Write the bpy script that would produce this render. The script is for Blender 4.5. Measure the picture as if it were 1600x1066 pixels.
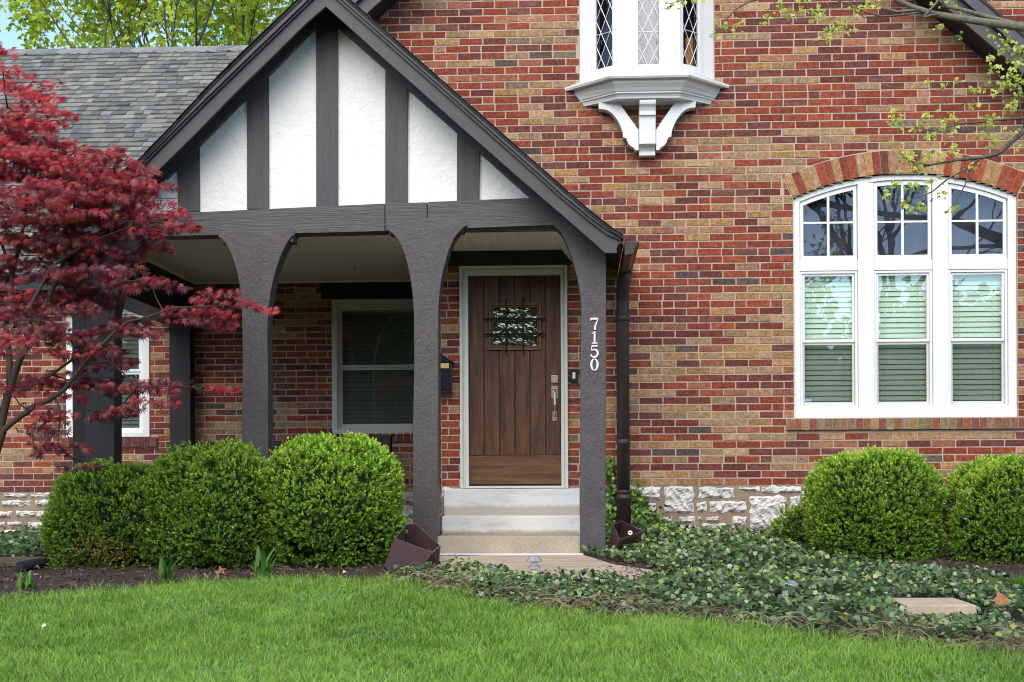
import bpy, math, random
import numpy as np
from mathutils import Matrix, Vector, noise as mnoise
R = math.radians
random.seed(7); rng = np.random.default_rng(7)
sc = bpy.context.scene
for o in list(bpy.data.objects): bpy.data.objects.remove(o)

# ------------------------------------------------------------------ camera
F = 2250.0; HOR = 740.0; YAW = R(2.6); ROLL = R(-0.28)
CAM = Vector((0, -13.0, 0.6))
cd = bpy.data.cameras.new('camera'); cam = bpy.data.objects.new('camera', cd); sc.collection.objects.link(cam)
cd.sensor_width = 36; cd.lens = 36 * F / 1600; cd.shift_y = (HOR - 533) / 1600; cd.clip_end = 2000; cd.clip_start = 0.1
RM = Matrix.Rotation(YAW, 3, 'Z') @ Matrix.Rotation(R(90), 3, 'X') @ Matrix.Rotation(ROLL, 3, 'Z')
cam.matrix_world = Matrix.Translation(CAM) @ RM.to_4x4()
sc.camera = cam
# ------------------------------------------------------------------ world, sun, exposure
SUN_EL, SUN_AZ = 38, 190           # azimuth clockwise from +Y (north): behind and left of the camera
w = bpy.data.worlds.new('World'); sc.world = w; w.use_nodes = True
nt = w.node_tree; bg = nt.nodes['Background']
sky = nt.nodes.new('ShaderNodeTexSky'); sky.sky_type = 'NISHITA'; sky.sun_disc = False
sky.sun_elevation = R(SUN_EL); sky.sun_rotation = R(SUN_AZ)
sky.air_density = 1.0; sky.dust_density = .25; sky.ozone_density = 2.5; sky.altitude = 1800
nt.links.new(sky.outputs[0], bg.inputs[0]); bg.inputs[1].default_value = 0.15
sd = bpy.data.lights.new('sun', 'SUN'); sun = bpy.data.objects.new('sun', sd); sc.collection.objects.link(sun)
sd.energy = 2.0; sd.angle = R(62); sd.color = (1, .94, .86)
az = R(SUN_AZ); el = R(SUN_EL)
sdir = Vector((math.sin(az) * math.cos(el), math.cos(az) * math.cos(el), math.sin(el)))
sun.rotation_euler = sdir.to_track_quat('Z', 'Y').to_euler()
sc.view_settings.view_transform = 'Standard'; sc.view_settings.look = 'None'
sc.view_settings.exposure = 1.15; sc.view_settings.gamma = 1
sc.view_settings.use_white_balance = True; sc.view_settings.white_balance_temperature = 7050; sc.view_settings.white_balance_tint = 10
sc.render.engine = 'CYCLES'; sc.cycles.filter_width = 1.0

# ------------------------------------------------------------------ measuring: a photo point at a chosen distance -> a place in the world
def ray(px, py):
    return RM @ Vector(((px - 800) / F, (533 - py) / F + cd.shift_y * 1600 / F, -1))
def P(px, py, Y):
    d = ray(px, py); t = (Y - CAM.y) / d.y
    return CAM + d * t
def gz(x, y):
    if y > 0: return 0.0
    return .06 * max(y, -14)
def G(px, py):
    d = ray(px, py)
    t = (.06 * CAM.y - CAM.z) / (d.z - .06 * d.y)
    return CAM + d * t
def PX(px, py, Y): return P(px, py, Y).x
def PZ(px, py, Y): return P(px, py, Y).z
RMt = RM.transposed()
def proj(v):
    l = RMt @ (Vector(v) - CAM)
    return 800 + F * l.x / -l.z, 533 - (F * l.y / -l.z - cd.shift_y * 1600)

# ------------------------------------------------------------------ object helpers
WO = {}
def tag(o, label=None, cat=None, group=None, kind=None):
    if label: o['label'] = label
    if cat: o['category'] = cat
    if group: o['group'] = group
    if kind: o['kind'] = kind
    return o
def empty(name, loc, label, cat, group=None):
    o = bpy.data.objects.new(name, None); sc.collection.objects.link(o); o.location = loc; o.empty_display_size = .2
    WO[o] = Vector(loc); return tag(o, label, cat, group)
def link(name, me, parent=None, origin=(0, 0, 0)):
    o = bpy.data.objects.new(name, me); sc.collection.objects.link(o)
    if parent is not None:
        o.parent = parent; WO[o] = WO[parent]; me.transform(Matrix.Translation(-WO[parent]))
    else:
        o.location = origin; WO[o] = Vector(origin); me.transform(Matrix.Translation(-Vector(origin)))
    return o

class MB:
    def __init__(s): s.v = []; s.f = []; s.m = []; s.c = []
    def poly(s, pts, m=0, c=(1, 1, 1)):
        n = len(s.v); s.v += [tuple(p) for p in pts]; s.f.append(tuple(range(n, n + len(pts)))); s.m.append(m); s.c.append(c)
    def mesh(s, verts, faces, m=0, c=(1, 1, 1)):
        n = len(s.v); s.v += [tuple(p) for p in verts]
        for f in faces: s.f.append(tuple(i + n for i in f)); s.m.append(m); s.c.append(c)
    def box(s, x0, x1, y0, y1, z0, z1, m=0, c=(1, 1, 1)):
        v = [(x, y, z) for x in (x0, x1) for y in (y0, y1) for z in (z0, z1)]
        s.mesh(v, [(0, 1, 3, 2), (4, 6, 7, 5), (0, 4, 5, 1), (2, 3, 7, 6), (0, 2, 6, 4), (1, 5, 7, 3)], m, c)
    def obox(s, a, b, wd, hd, up=(0, 0, 1), m=0, c=(1, 1, 1)):      # a bar from a to b, width wd, height hd
        a = Vector(a); b = Vector(b); d = (b - a).normalized(); u = Vector(up)
        sdv = d.cross(u).normalized() * wd / 2; u2 = sdv.cross(d).normalized() * hd / 2
        v = [p + i * sdv + j * u2 for p in (a, b) for i in (-1, 1) for j in (-1, 1)]
        s.mesh(v, [(0, 1, 3, 2), (4, 6, 7, 5), (0, 4, 5, 1), (2, 3, 7, 6), (0, 2, 6, 4), (1, 5, 7, 3)], m, c)
    def prism(s, pts, y0, y1, m=0, c=(1, 1, 1)):                    # pts = (x, z) outline, extruded along y
        n = len(pts)
        v = [(x, y0, z) for x, z in pts] + [(x, y1, z) for x, z in pts]
        f = [tuple(range(n)), tuple(range(2 * n - 1, n - 1, -1))] + [(i, i + n, (i + 1) % n + n, (i + 1) % n) for i in range(n)]
        s.mesh(v, f, m, c)
    def tube(s, pts, rad, n=8, m=0, c=(1, 1, 1), cap=True):
        pts = [Vector(p) for p in pts]
        if not hasattr(rad, '__len__'): rad = [rad] * len(pts)
        base = len(s.v); t0 = (pts[1] - pts[0]).normalized()
        nrm = t0.orthogonal().normalized()
        for i, p in enumerate(pts):
            t = (pts[min(i + 1, len(pts) - 1)] - pts[max(i - 1, 0)]).normalized()
            nrm = (nrm - t * nrm.dot(t)).normalized(); b = t.cross(nrm)
            for k in range(n):
                a = 2 * math.pi * k / n
                s.v.append(tuple(p + (nrm * math.cos(a) + b * math.sin(a)) * rad[i]))
        for i in range(len(pts) - 1):
            for k in range(n):
                s.f.append((base + i * n + k, base + i * n + (k + 1) % n, base + (i + 1) * n + (k + 1) % n, base + (i + 1) * n + k)); s.m.append(m); s.c.append(c)
        if cap:
            e = base + (len(pts) - 1) * n
            s.f.append(tuple(base + k for k in range(n))[::-1]); s.m.append(m); s.c.append(c)
            s.f.append(tuple(e + k for k in range(n))); s.m.append(m); s.c.append(c)
    def lathe(s, cx, cy, prof, n=20, m=0, c=(1, 1, 1)):             # prof = (radius, z)
        b = len(s.v)
        for r, z in prof:
            for k in range(n):
                a = 2 * math.pi * k / n; s.v.append((cx + r * math.cos(a), cy + r * math.sin(a), z))
        for i in range(len(prof) - 1):
            for k in range(n):
                s.f.append((b + i * n + k, b + i * n + (k + 1) % n, b + (i + 1) * n + (k + 1) % n, b + (i + 1) * n + k)); s.m.append(m); s.c.append(c)
        s.f.append(tuple(b + k for k in range(n))[::-1]); s.m.append(m); s.c.append(c)
        e = b + (len(prof) - 1) * n
        s.f.append(tuple(e + k for k in range(n))); s.m.append(m); s.c.append(c)
    def build(s, name, mats, parent=None, origin=(0, 0, 0), smooth=False, bevel=0):
        me = bpy.data.meshes.new(name); me.from_pydata(s.v, [], s.f)
        if not isinstance(mats, (list, tuple)): mats = [mats]
        for m in mats: me.materials.append(m)
        me.polygons.foreach_set('material_index', s.m)
        at = me.color_attributes.new('Col', 'FLOAT_COLOR', 'CORNER')
        cols = []
        for f, c in zip(s.f, s.c): cols += list((*c, 1)) * len(f)
        at.data.foreach_set('color', cols)
        if smooth: me.polygons.foreach_set('use_smooth', [True] * len(s.f))
        me.update(); o = link(name, me, parent, origin)
        if bevel:
            b = o.modifiers.new('bevel', 'BEVEL'); b.width = bevel; b.segments = 2; b.limit_method = 'ANGLE'; b.angle_limit = R(40)
        return o

def bulk(name, verts, faces, cols, mat, parent=None, origin=(0, 0, 0), smooth=False, extra=None):
    """verts (N,3), faces (M,k) same k, cols (N,3) per vertex"""
    verts = np.asarray(verts, dtype=np.float32); faces = np.asarray(faces, dtype=np.int32); cols = np.asarray(cols, dtype=np.float32)
    if extra is not None:                       # (verts, faces, cols) of another same-k mesh
        for ev, ef, ec in extra:
            faces = np.vstack([faces, np.asarray(ef, dtype=np.int32) + len(verts)]); verts = np.vstack([verts, ev]); cols = np.vstack([cols, ec])
    M, k = faces.shape
    me = bpy.data.meshes.new(name); me.vertices.add(len(verts)); me.vertices.foreach_set('co', verts.ravel())
    me.loops.add(M * k); me.loops.foreach_set('vertex_index', faces.ravel())
    me.polygons.add(M); me.polygons.foreach_set('loop_start', np.arange(0, M * k, k, dtype=np.int32))
    me.polygons.foreach_set('loop_total', np.full(M, k, dtype=np.int32))
    if smooth: me.polygons.foreach_set('use_smooth', np.ones(M, dtype=bool))
    at = me.color_attributes.new('Col', 'FLOAT_COLOR', 'POINT')
    at.data.foreach_set('color', np.hstack([cols, np.ones((len(cols), 1), dtype=np.float32)]).astype(np.float32).ravel())
    me.materials.append(mat); me.update(calc_edges=True)
    return link(name, me, parent, origin)

def frames(d, up_rand=True):
    """rotation matrices (n,3,3) whose first column is d, with a random roll"""
    d = d / np.maximum(np.linalg.norm(d, axis=1, keepdims=True), 1e-9)
    a = rng.normal(size=d.shape); a -= (a * d).sum(1, keepdims=True) * d; a /= np.maximum(np.linalg.norm(a, axis=1, keepdims=True), 1e-9)
    b = np.cross(d, a); return np.stack([d, a, b], axis=2)
def frames_n(d, nrm):
    """first column d, third column close to nrm"""
    nrm = nrm / np.maximum(np.linalg.norm(nrm, axis=1, keepdims=True), 1e-9)
    d = d - (d * nrm).sum(1, keepdims=True) * nrm; d = d / np.maximum(np.linalg.norm(d, axis=1, keepdims=True), 1e-9)
    b = np.cross(nrm, d); return np.stack([d, b, nrm], axis=2)
def scatter(tv, tf, pos, rot, scl, col, tcol=None):
    """copies of a template (tv verts, tf faces) -> verts, faces, cols"""
    n = len(pos); k = len(tv)
    v = np.einsum('nij,kj->nki', rot, tv) * np.asarray(scl).reshape(n, 1, 1) + pos[:, None, :]
    f = (np.arange(n) * k)[:, None, None] + tf[None]
    c = np.repeat(col[:, None, :], k, axis=1)
    if tcol is not None: c = c * tcol[None, :, None]
    return v.reshape(-1, 3), f.reshape(-1, tf.shape[1]), c.reshape(-1, 3)

# ------------------------------------------------------------------ materials
def newmat(name):
    m = bpy.data.materials.new(name); m.use_nodes = True; return m, m.node_tree, m.node_tree.nodes['Principled BSDF']
def N(t, typ, **kw):
    n = t.nodes.new(typ)
    for k, v in kw.items(): setattr(n, k, v)
    return n
def mat(name, col, rough=.7, var=.15, vscale=6, bump=.2, bscale=60, attr=False, metal=0, spec=.4, stretch=(1, 1, 1), fine=.0, dirt=None, dscale=3, bump2=None):
    m, t, b = newmat(name); L = t.links
    tc = N(t, 'ShaderNodeTexCoord'); mp = N(t, 'ShaderNodeMapping'); L.new(tc.outputs['Object'], mp.inputs[0]); mp.inputs['Scale'].default_value = stretch
    n1 = N(t, 'ShaderNodeTexNoise'); n1.inputs['Scale'].default_value = vscale; n1.inputs['Detail'].default_value = 8; n1.inputs['Roughness'].default_value = .65
    L.new(mp.outputs[0], n1.inputs['Vector'])
    mr = N(t, 'ShaderNodeMapRange'); mr.inputs[1].default_value = .3; mr.inputs[2].default_value = .7; mr.inputs[3].default_value = 1 - var; mr.inputs[4].default_value = 1 + var
    L.new(n1.outputs[0], mr.inputs[0])
    mx = N(t, 'ShaderNodeMix', data_type='RGBA', blend_type='MULTIPLY'); mx.inputs[0].default_value = 1
    if attr:
        at = N(t, 'ShaderNodeAttribute'); at.attribute_name = 'Col'; L.new(at.outputs[0], mx.inputs[6])
        if attr == 'mul':
            m0 = N(t, 'ShaderNodeMix', data_type='RGBA', blend_type='MULTIPLY'); m0.inputs[0].default_value = 1
            L.new(at.outputs[0], m0.inputs[6]); m0.inputs[7].default_value = (*col, 1); L.new(m0.outputs[2], mx.inputs[6])
    else: mx.inputs[6].default_value = (*col, 1)
    L.new(mr.outputs[0], mx.inputs[7]); out = mx.outputs[2]
    n2 = N(t, 'ShaderNodeTexNoise'); n2.inputs['Scale'].default_value = bscale; n2.inputs['Detail'].default_value = 6; n2.inputs['Roughness'].default_value = .7
    L.new(mp.outputs[0], n2.inputs['Vector'])
    if fine:
        mf = N(t, 'ShaderNodeMapRange'); mf.inputs[1].default_value = .35; mf.inputs[2].default_value = .65; mf.inputs[3].default_value = 1 - fine; mf.inputs[4].default_value = 1 + fine
        L.new(n2.outputs[0], mf.inputs[0]); m3 = N(t, 'ShaderNodeMix', data_type='RGBA', blend_type='MULTIPLY'); m3.inputs[0].default_value = 1
        L.new(out, m3.inputs[6]); L.new(mf.outputs[0], m3.inputs[7]); out = m3.outputs[2]
    if dirt:
        n3 = N(t, 'ShaderNodeTexNoise'); n3.inputs['Scale'].default_value = dscale; n3.inputs['Detail'].default_value = 10; n3.inputs['Roughness'].default_value = .75
        L.new(mp.outputs[0], n3.inputs['Vector'])
        m4 = N(t, 'ShaderNodeMapRange'); m4.inputs[1].default_value = .52 if name != 'brick' else .60; m4.inputs[2].default_value = .72 if name != 'brick' else .85; L.new(n3.outputs[0], m4.inputs[0])
        m5 = N(t, 'ShaderNodeMix', data_type='RGBA'); L.new(m4.outputs[0], m5.inputs[0]); L.new(out, m5.inputs[6]); m5.inputs[7].default_value = (*dirt, 1); out = m5.outputs[2]
    L.new(out, b.inputs['Base Color']); b.inputs['Roughness'].default_value = rough; b.inputs['Metallic'].default_value = metal
    b.inputs['Specular IOR Level'].default_value = spec
    if bump:
        bp = N(t, 'ShaderNodeBump'); bp.inputs['Strength'].default_value = bump; bp.inputs['Distance'].default_value = .01
        L.new(n2.outputs[0], bp.inputs['Height'])
        if bump2:
            sc2, st2, dist = bump2
            v = N(t, 'ShaderNodeTexNoise'); v.inputs['Scale'].default_value = sc2; v.inputs['Detail'].default_value = 3; v.inputs['Distortion'].default_value = dist
            L.new(mp.outputs[0], v.inputs['Vector']); b2 = N(t, 'ShaderNodeBump'); b2.inputs['Strength'].default_value = st2; b2.inputs['Distance'].default_value = .02
            L.new(v.outputs[0], b2.inputs['Height']); L.new(bp.outputs[0], b2.inputs['Normal']); L.new(b2.outputs[0], b.inputs['Normal'])
        else: L.new(bp.outputs[0], b.inputs['Normal'])
    return m
def leafmat(name, trans=.3, rough=.5, spec=.3):
    m, t, b = newmat(name); L = t.links
    at = N(t, 'ShaderNodeAttribute'); at.attribute_name = 'Col'; L.new(at.outputs[0], b.inputs['Base Color'])
    b.inputs['Roughness'].default_value = rough; b.inputs['Specular IOR Level'].default_value = spec
    tr = N(t, 'ShaderNodeBsdfTranslucent'); L.new(at.outputs[0], tr.inputs[0])
    mx = N(t, 'ShaderNodeMixShader'); mx.inputs[0].default_value = trans
    L.new(b.outputs[0], mx.inputs[1]); L.new(tr.outputs[0], mx.inputs[2]); L.new(mx.outputs[0], t.nodes['Material Output'].inputs[0])
    return m
def glassmat(name, refl=.5, tint=(1, 1, 1), wob=.02, wscale=2.5, rough=0.0):
    m, t, b = newmat(name); L = t.links; t.nodes.remove(b)
    g = N(t, 'ShaderNodeBsdfGlossy'); g.inputs['Roughness'].default_value = rough; g.inputs[0].default_value = (1, 1, 1, 1)
    tp = N(t, 'ShaderNodeBsdfTransparent'); tp.inputs[0].default_value = (*tint, 1)
    lw = N(t, 'ShaderNodeLayerWeight'); lw.inputs[0].default_value = .25
    mr = N(t, 'ShaderNodeMapRange'); mr.inputs[3].default_value = refl; mr.inputs[4].default_value = 1; L.new(lw.outputs['Fresnel'], mr.inputs[0]); lw.inputs[0].default_value = .05
    mx = N(t, 'ShaderNodeMixShader'); L.new(mr.outputs[0], mx.inputs[0]); L.new(tp.outputs[0], mx.inputs[1]); L.new(g.outputs[0], mx.inputs[2])
    tc = N(t, 'ShaderNodeTexCoord'); n = N(t, 'ShaderNodeTexNoise'); n.inputs['Scale'].default_value = wscale; L.new(tc.outputs['Object'], n.inputs['Vector'])
    bp = N(t, 'ShaderNodeBump'); bp.inputs['Strength'].default_value = wob; bp.inputs['Distance'].default_value = .1; L.new(n.outputs[0], bp.inputs['Height'])
    L.new(bp.outputs[0], g.inputs['Normal']); L.new(mx.outputs[0], t.nodes['Material Output'].inputs[0])
    return m

M = {}
M['brick'] = mat('brick', (1, 1, 1), .88, .34, 22, .9, 60, attr=True, spec=.2, fine=.30, dirt=(.30, .17, .10), dscale=26)
M['mortar'] = mat('mortar', (.48, .37, .29), .9, .2, 5, .5, 150, spec=.1, fine=.15)
M['rowlock'] = mat('rowlock_brick', (1, 1, 1), .9, .3, 30, .7, 90, attr=True, spec=.2, fine=.4)
M['stone'] = mat('white_limestone', (.68, .66, .62), .85, .16, 8, .6, 40, spec=.2, fine=.08, dirt=(.33, .31, .28), dscale=7)
M['stonemortar'] = mat('foundation_mortar', (.30, .225, .165), .95, .2, 8, .6, 80, spec=.1, fine=.2)
M['timber'] = mat('dark_painted_timber', (.074, .067, .070), .48, .2, 5, .7, 22, stretch=(.25, 1, 3.5), spec=.5, fine=.14)
M['stud'] = mat('dark_painted_stud', (.074, .067, .070), .55, .18, 6, .45, 30, stretch=(4, 1, .25), spec=.4, fine=.12)
M['post'] = mat('adzed_dark_timber', (.074, .064, .065), .5, .16, 6, .45, 50, spec=.5, fine=.1, stretch=(1, 1, .6), bump2=(50, .34, 1.2))
M['postdark'] = mat('near_black_post', (.030, .028, .030), .5, .12, 6, .3, 40, spec=.4)
M['rake'] = mat('dark_rake_board', (.070, .063, .067), .5, .15, 4, .25, 40, spec=.4, fine=.06)
M['black'] = mat('dark_trim', (.022, .02, .022), .55, .1, 5, .1, 40, spec=.3)
M['stucco'] = mat('white_stucco', (.87, .86, .83), .85, .04, 2, .55, 45, spec=.2, bump2=(16, .5, .8))
M['white'] = mat('white_paint', (.80, .80, .79), .42, .03, 4, .05, 30, spec=.4)
M['offwhite'] = mat('offwhite_paint', (.62, .62, .57), .45, .04, 4, .05, 30, spec=.4)
M['ceiling'] = mat('cream_ceiling_paint', (.88, .87, .77), .5, .05, 3, .05, 30, spec=.3)
M['blind'] = mat('pale_blind', (.72, .76, .71), .6, .04, 3, 0, 30)
M['darkblind'] = mat('grey_blind', (.42, .44, .42), .6, .05, 3, 0, 30)
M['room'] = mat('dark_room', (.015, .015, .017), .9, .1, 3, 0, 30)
M['curtain'] = mat('lilac_grey_curtain', (.20, .185, .22), .8, .08, 3, .1, 12)
M['topreflect'] = mat('grey_sky_reflection', (.13, .13, .145), .8, .35, 3, .3, 12)  # grey of the reflected sky, painted on a sheet behind the top panes
M['amber'] = mat('amber_panel', (.55, .24, .05), .5, .2, 6, .1, 20)  # plain amber colour of the strip behind the right oriel pane
M['glass'] = glassmat('window_glass', .09, (.93, .99, .95), wob=.004)
M['glassdark'] = glassmat('dark_window_glass', .08, (.72, .76, .73), wob=.004)
M['glasstop'] = glassmat('upper_window_glass', .055, (.75, .76, .80), wob=.006)
M['glasswavy'] = glassmat('wavy_door_glass', .06, (.75, .8, .7), wob=.16, wscale=16, rough=.13)
M['glasslead'] = glassmat('leaded_glass', .07, (.9, .9, .92), wob=.03, wscale=8)
M['lead'] = mat('lead_came', (.62, .61, .64), .4, .05, 5, 0, 30, metal=.2)
M['wood'] = mat('stained_oak_door', (.100, .041, .020), .45, .55, 3.5, .25, 30, stretch=(5, 1, .6), spec=.35, fine=.22, dirt=(.030, .013, .009), dscale=1.6)
M['woodrail'] = mat('stained_oak_rail', (.135, .062, .026), .45, .5, 3.5, .25, 30, stretch=(.5, 1, 6), spec=.35, fine=.22, dirt=(.045, .02, .012), dscale=1.6)
M['iron'] = mat('black_iron', (.02, .017, .016), .5, .1, 5, .2, 60, metal=.5)
M['nickel'] = mat('brushed_nickel', (.62, .58, .52), .28, .05, 5, .05, 60, metal=1)
M['numeral'] = mat('satin_numeral_metal', (.82, .80, .77), .35, .04, 5, 0, 60, metal=.35)
M['brass'] = mat('aged_brass', (.62, .46, .16), .4, .1, 20, .1, 60, metal=.4)
M['mailbox'] = mat('black_enamel', (.012, .014, .020), .22, .2, 12, .15, 25, spec=.6)
M['plastic'] = mat('black_plastic', (.012, .012, .013), .35, .05, 5, 0, 40)
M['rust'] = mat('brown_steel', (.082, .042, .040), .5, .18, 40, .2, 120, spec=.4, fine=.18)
M['rustshade'] = mat('box_inner_shade', (.034, .014, .013), .6, .3, 20, .2, 80, spec=.3)  # darker copy of the brown steel: shade painted inside the boxes
M['rustlight'] = mat('steel_rim_highlight', (.20, .13, .125), .4, .2, 30, .1, 80, spec=.5)  # paler steel: highlight painted along the box rims
M['pipe'] = mat('brown_pipe_paint', (.052, .036, .036), .45, .15, 3, .08, 60, spec=.4, fine=.05)
M['stepwhite'] = mat('whitewashed_concrete', (.64, .65, .64), .85, .07, 5, .35, 60, spec=.2, fine=.04, dirt=(.42, .39, .34), dscale=2.2, stretch=(.5, 1, 2))
def stained(name, zlo, zhi):
    m = M['stepwhite'].copy(); m.name = name; t = m.node_tree; L = t.links; b = t.nodes['Principled BSDF']; src = b.inputs['Base Color'].links[0].from_socket
    tc = N(t, 'ShaderNodeTexCoord'); sp = N(t, 'ShaderNodeSeparateXYZ'); L.new(tc.outputs['Object'], sp.inputs[0])
    n = N(t, 'ShaderNodeTexNoise'); n.inputs['Scale'].default_value = 5; n.inputs['Detail'].default_value = 8; n.inputs['Roughness'].default_value = .7; L.new(tc.outputs['Object'], n.inputs['Vector'])
    ad = N(t, 'ShaderNodeMath', operation='MULTIPLY_ADD'); L.new(n.outputs[0], ad.inputs[0]); ad.inputs[1].default_value = .10; L.new(sp.outputs[2], ad.inputs[2])
    mr = N(t, 'ShaderNodeMapRange'); L.new(ad.outputs[0], mr.inputs[0]); mr.inputs[1].default_value = zlo + .05; mr.inputs[2].default_value = zhi + .05; mr.inputs[3].default_value = 1; mr.inputs[4].default_value = 0
    mx = N(t, 'ShaderNodeMix', data_type='RGBA'); L.new(mr.outputs[0], mx.inputs[0]); L.new(src, mx.inputs[6]); mx.inputs[7].default_value = (.43, .39, .32, 1); L.new(mx.outputs[2], b.inputs['Base Color'])
    return m
M['steptan'] = mat('tan_concrete', (.40, .335, .255), .9, .14, 5, .5, 60, spec=.15, fine=.16)
M['flag'] = mat('pinkish_flagstone', (.50, .40, .30), .85, .25, 2.5, .5, 30, spec=.2, fine=.12, stretch=(1, 4, 1), dirt=(.36, .25, .17), dscale=4)
M['paver'] = mat('sandstone_paver', (.52, .41, .29), .85, .15, 5, .3, 40, spec=.2, fine=.1)
M['patio'] = mat('grey_concrete', (.42, .40, .36), .9, .15, 3, .2, 30)
M['shingle'] = mat('grey_shingle', (1, 1, 1), .9, .12, 10, .6, 160, attr=True, spec=.15, fine=.25)
M['roofdark'] = mat('dark_shingle_edge', (.035, .033, .035), .85, .3, 12, .5, 60)
M['lawnsoil'] = mat('lawn_soil', (.045, .075, .018), .95, .4, 2, .6, 60, fine=.3)
M['mulch'] = mat('bark_mulch', (.055, .034, .026), .95, .4, 20, 1, 50, fine=.5)
M['chips'] = mat('bark_chips', (1, 1, 1), .9, .2, 30, .3, 80, attr=True)
M['edging'] = mat('timber_edging', (.12, .09, .07), .85, .25, 8, .5, 40, stretch=(.3, 1, 2))
M['asphalt'] = mat('asphalt', (.05, .05, .05), .9, .2, 3, .3, 90)
M['bark'] = mat('tree_bark', (.115, .10, .085), .9, .35, 12, .8, 40, fine=.3)
M['barkgreen'] = mat('mossy_bark', (.17, .16, .115), .9, .35, 25, .8, 60, fine=.3)
M['barkmaple'] = mat('maple_bark', (.055, .042, .026), .8, .3, 12, .4, 40, fine=.2)
M['grass'] = leafmat('grass_blades', .35, .55, .25)
M['leaf'] = leafmat('leaf', .3, .5, .25)
M['ivy'] = leafmat('ivy_leaf', .15, .45, .28)
M['mapleleaf'] = leafmat('red_maple_leaf', .30, .42, .5)
M['boxleaf'] = leafmat('boxwood_leaf', .42, .42, .35)
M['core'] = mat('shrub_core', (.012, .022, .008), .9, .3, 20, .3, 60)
M['twig'] = mat('dry_twig', (.42, .33, .22), .8, .3, 30, .1, 60)
M['dryleaf'] = mat('dry_brown_leaf', (.34, .15, .065), .8, .3, 40, .2, 80)
M['petal'] = mat('pale_petal', (.75, .66, .52), .7, .1, 30, 0, 60)
M['pipeblack'] = mat('black_corrugated_plastic', (.02, .022, .026), .4, .1, 5, 0, 40)
M['steel'] = mat('stainless_steel', (.40, .40, .39), .38, .1, 8, .05, 60, metal=.35)
M['lens'] = mat('frosted_lens', (.72, .74, .72), .2, .05, 8, .05, 60)
M['chair'] = mat('dark_brown_slats', (.040, .026, .024), .55, .15, 8, .2, 30, stretch=(.4, 1, 4))

# ------------------------------------------------------------------ ground
def inpoly(x, y, poly):
    c = np.zeros(len(x), dtype=bool); n = len(poly)
    for i in range(n):
        x0, y0 = poly[i]; x1, y1 = poly[(i + 1) % n]
        if y0 == y1: continue
        c ^= ((y0 > y) != (y1 > y)) & (x < (x1 - x0) * (y - y0) / (y1 - y0) + x0)
    return c
EDGE_PX = [(-260, 948), (-80, 946), (0, 940), (60, 936), (120, 930), (200, 926), (300, 917), (400, 911), (500, 909), (590, 909), (640, 916), (700, 928), (760, 942), (860, 956), (960, 970), (1060, 975), (1160, 987), (1280, 1001), (1400, 1013), (1500, 1022), (1600, 1034), (1800, 1060)]
EDGE = [(G(a, b).x, G(a, b).y) for a, b in EDGE_PX]
ex = np.array([e[0] for e in EDGE]); ey = np.array([e[1] for e in EDGE])
def edge_y(x): return np.interp(x, ex, ey)
mb = MB()
ys = [400, 60, 8, 0, -1, -2, -4, -6, -8, -10, -12, -14, -16, -24, -60, -400]
xs = [-400, -60, -20, -8, -4, 0, 4, 8, 20, 60, 400]
for i in range(len(ys) - 1):
    for j in range(len(xs) - 1):
        mb.poly([(xs[j], ys[i + 1], gz(0, ys[i + 1])), (xs[j + 1], ys[i + 1], gz(0, ys[i + 1])), (xs[j + 1], ys[i], gz(0, ys[i])), (xs[j], ys[i], gz(0, ys[i]))])
tag(mb.build('ground', M['lawnsoil']), kind='structure')
mb = MB(); mb.box(-200, 200, -23.5, -16.5, -.9, -.83)
tag(mb.build('road', M['asphalt']), kind='structure')
# planting bed (bare mulch) between the lawn edge and the house
mb = MB(); nx = 60
for i in range(nx):
    xa = -6.5 + 12.5 * i / nx; xb = -6.5 + 12.5 * (i + 1) / nx
    for k in range(8):
        def pt(x, t):
            y = float(edge_y(x)) * (1 - t) + 1.9 * t
            if x > -.9: y = min(y, float(edge_y(x)) * (1 - t) + (-.02) * t) if t > 0 else y
            bump_ = .012 * mnoise.noise((x * 5, y * 5, 0)) if 0 < t < 1 else 0
            return (x, y, gz(x, y) + .008 + bump_)
        mb.poly([pt(xa, k / 8), pt(xb, k / 8), pt(xb, (k + 1) / 8), pt(xa, (k + 1) / 8)])
tag(mb.build('garden_bed', M['mulch']), kind='structure')

# ------------------------------------------------------------------ the house
house = empty('brick_house', (0, 0, 0), 'red and tan brick house with a half timbered porch gable and white windows', 'house')
RED = [(.31, .068, .036), (.28, .060, .034), (.33, .080, .042), (.25, .056, .036), (.29, .070, .042)]
DRK = [(.18, .048, .040), (.21, .056, .042), (.165, .055, .048), (.20, .070, .055)]
TAN = [(.44, .26, .135), (.41, .25, .14), (.46, .29, .16), (.39, .22, .10), (.42, .225, .095), (.35, .22, .125)]
GRY = [(.125, .082, .070), (.15, .11, .085), (.11, .075, .068), (.24, .17, .11)]
PNK = [(.38, .155, .09), (.36, .13, .075), (.40, .20, .12)]
def brick_cols(x, z, seedz, prev):
    r = random.random()
    if prev is not None and r < .34: k = prev
    else:
        t = .5 + .9 * mnoise.noise((x * .55, z * 1.4, seedz)) + .35 * mnoise.noise((x * .3, z * 5.5, seedz + 9))
        q = random.random()
        ptan = min(max(.03 + .42 * t, .03), .66)
        if q < ptan: k = 2
        elif q < ptan + .09: k = 4
        elif q < ptan + .09 + .035: k = 3
        elif q < ptan + .15 + .24: k = 1
        else: k = 0
    c = random.choice([RED, DRK, TAN, GRY, PNK][k]); f = random.uniform(.76, 1.0)
    return k, tuple(min(a * f, 1) for a in c)
BP, CP, MJ = .2155, .0665, .0135
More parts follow.
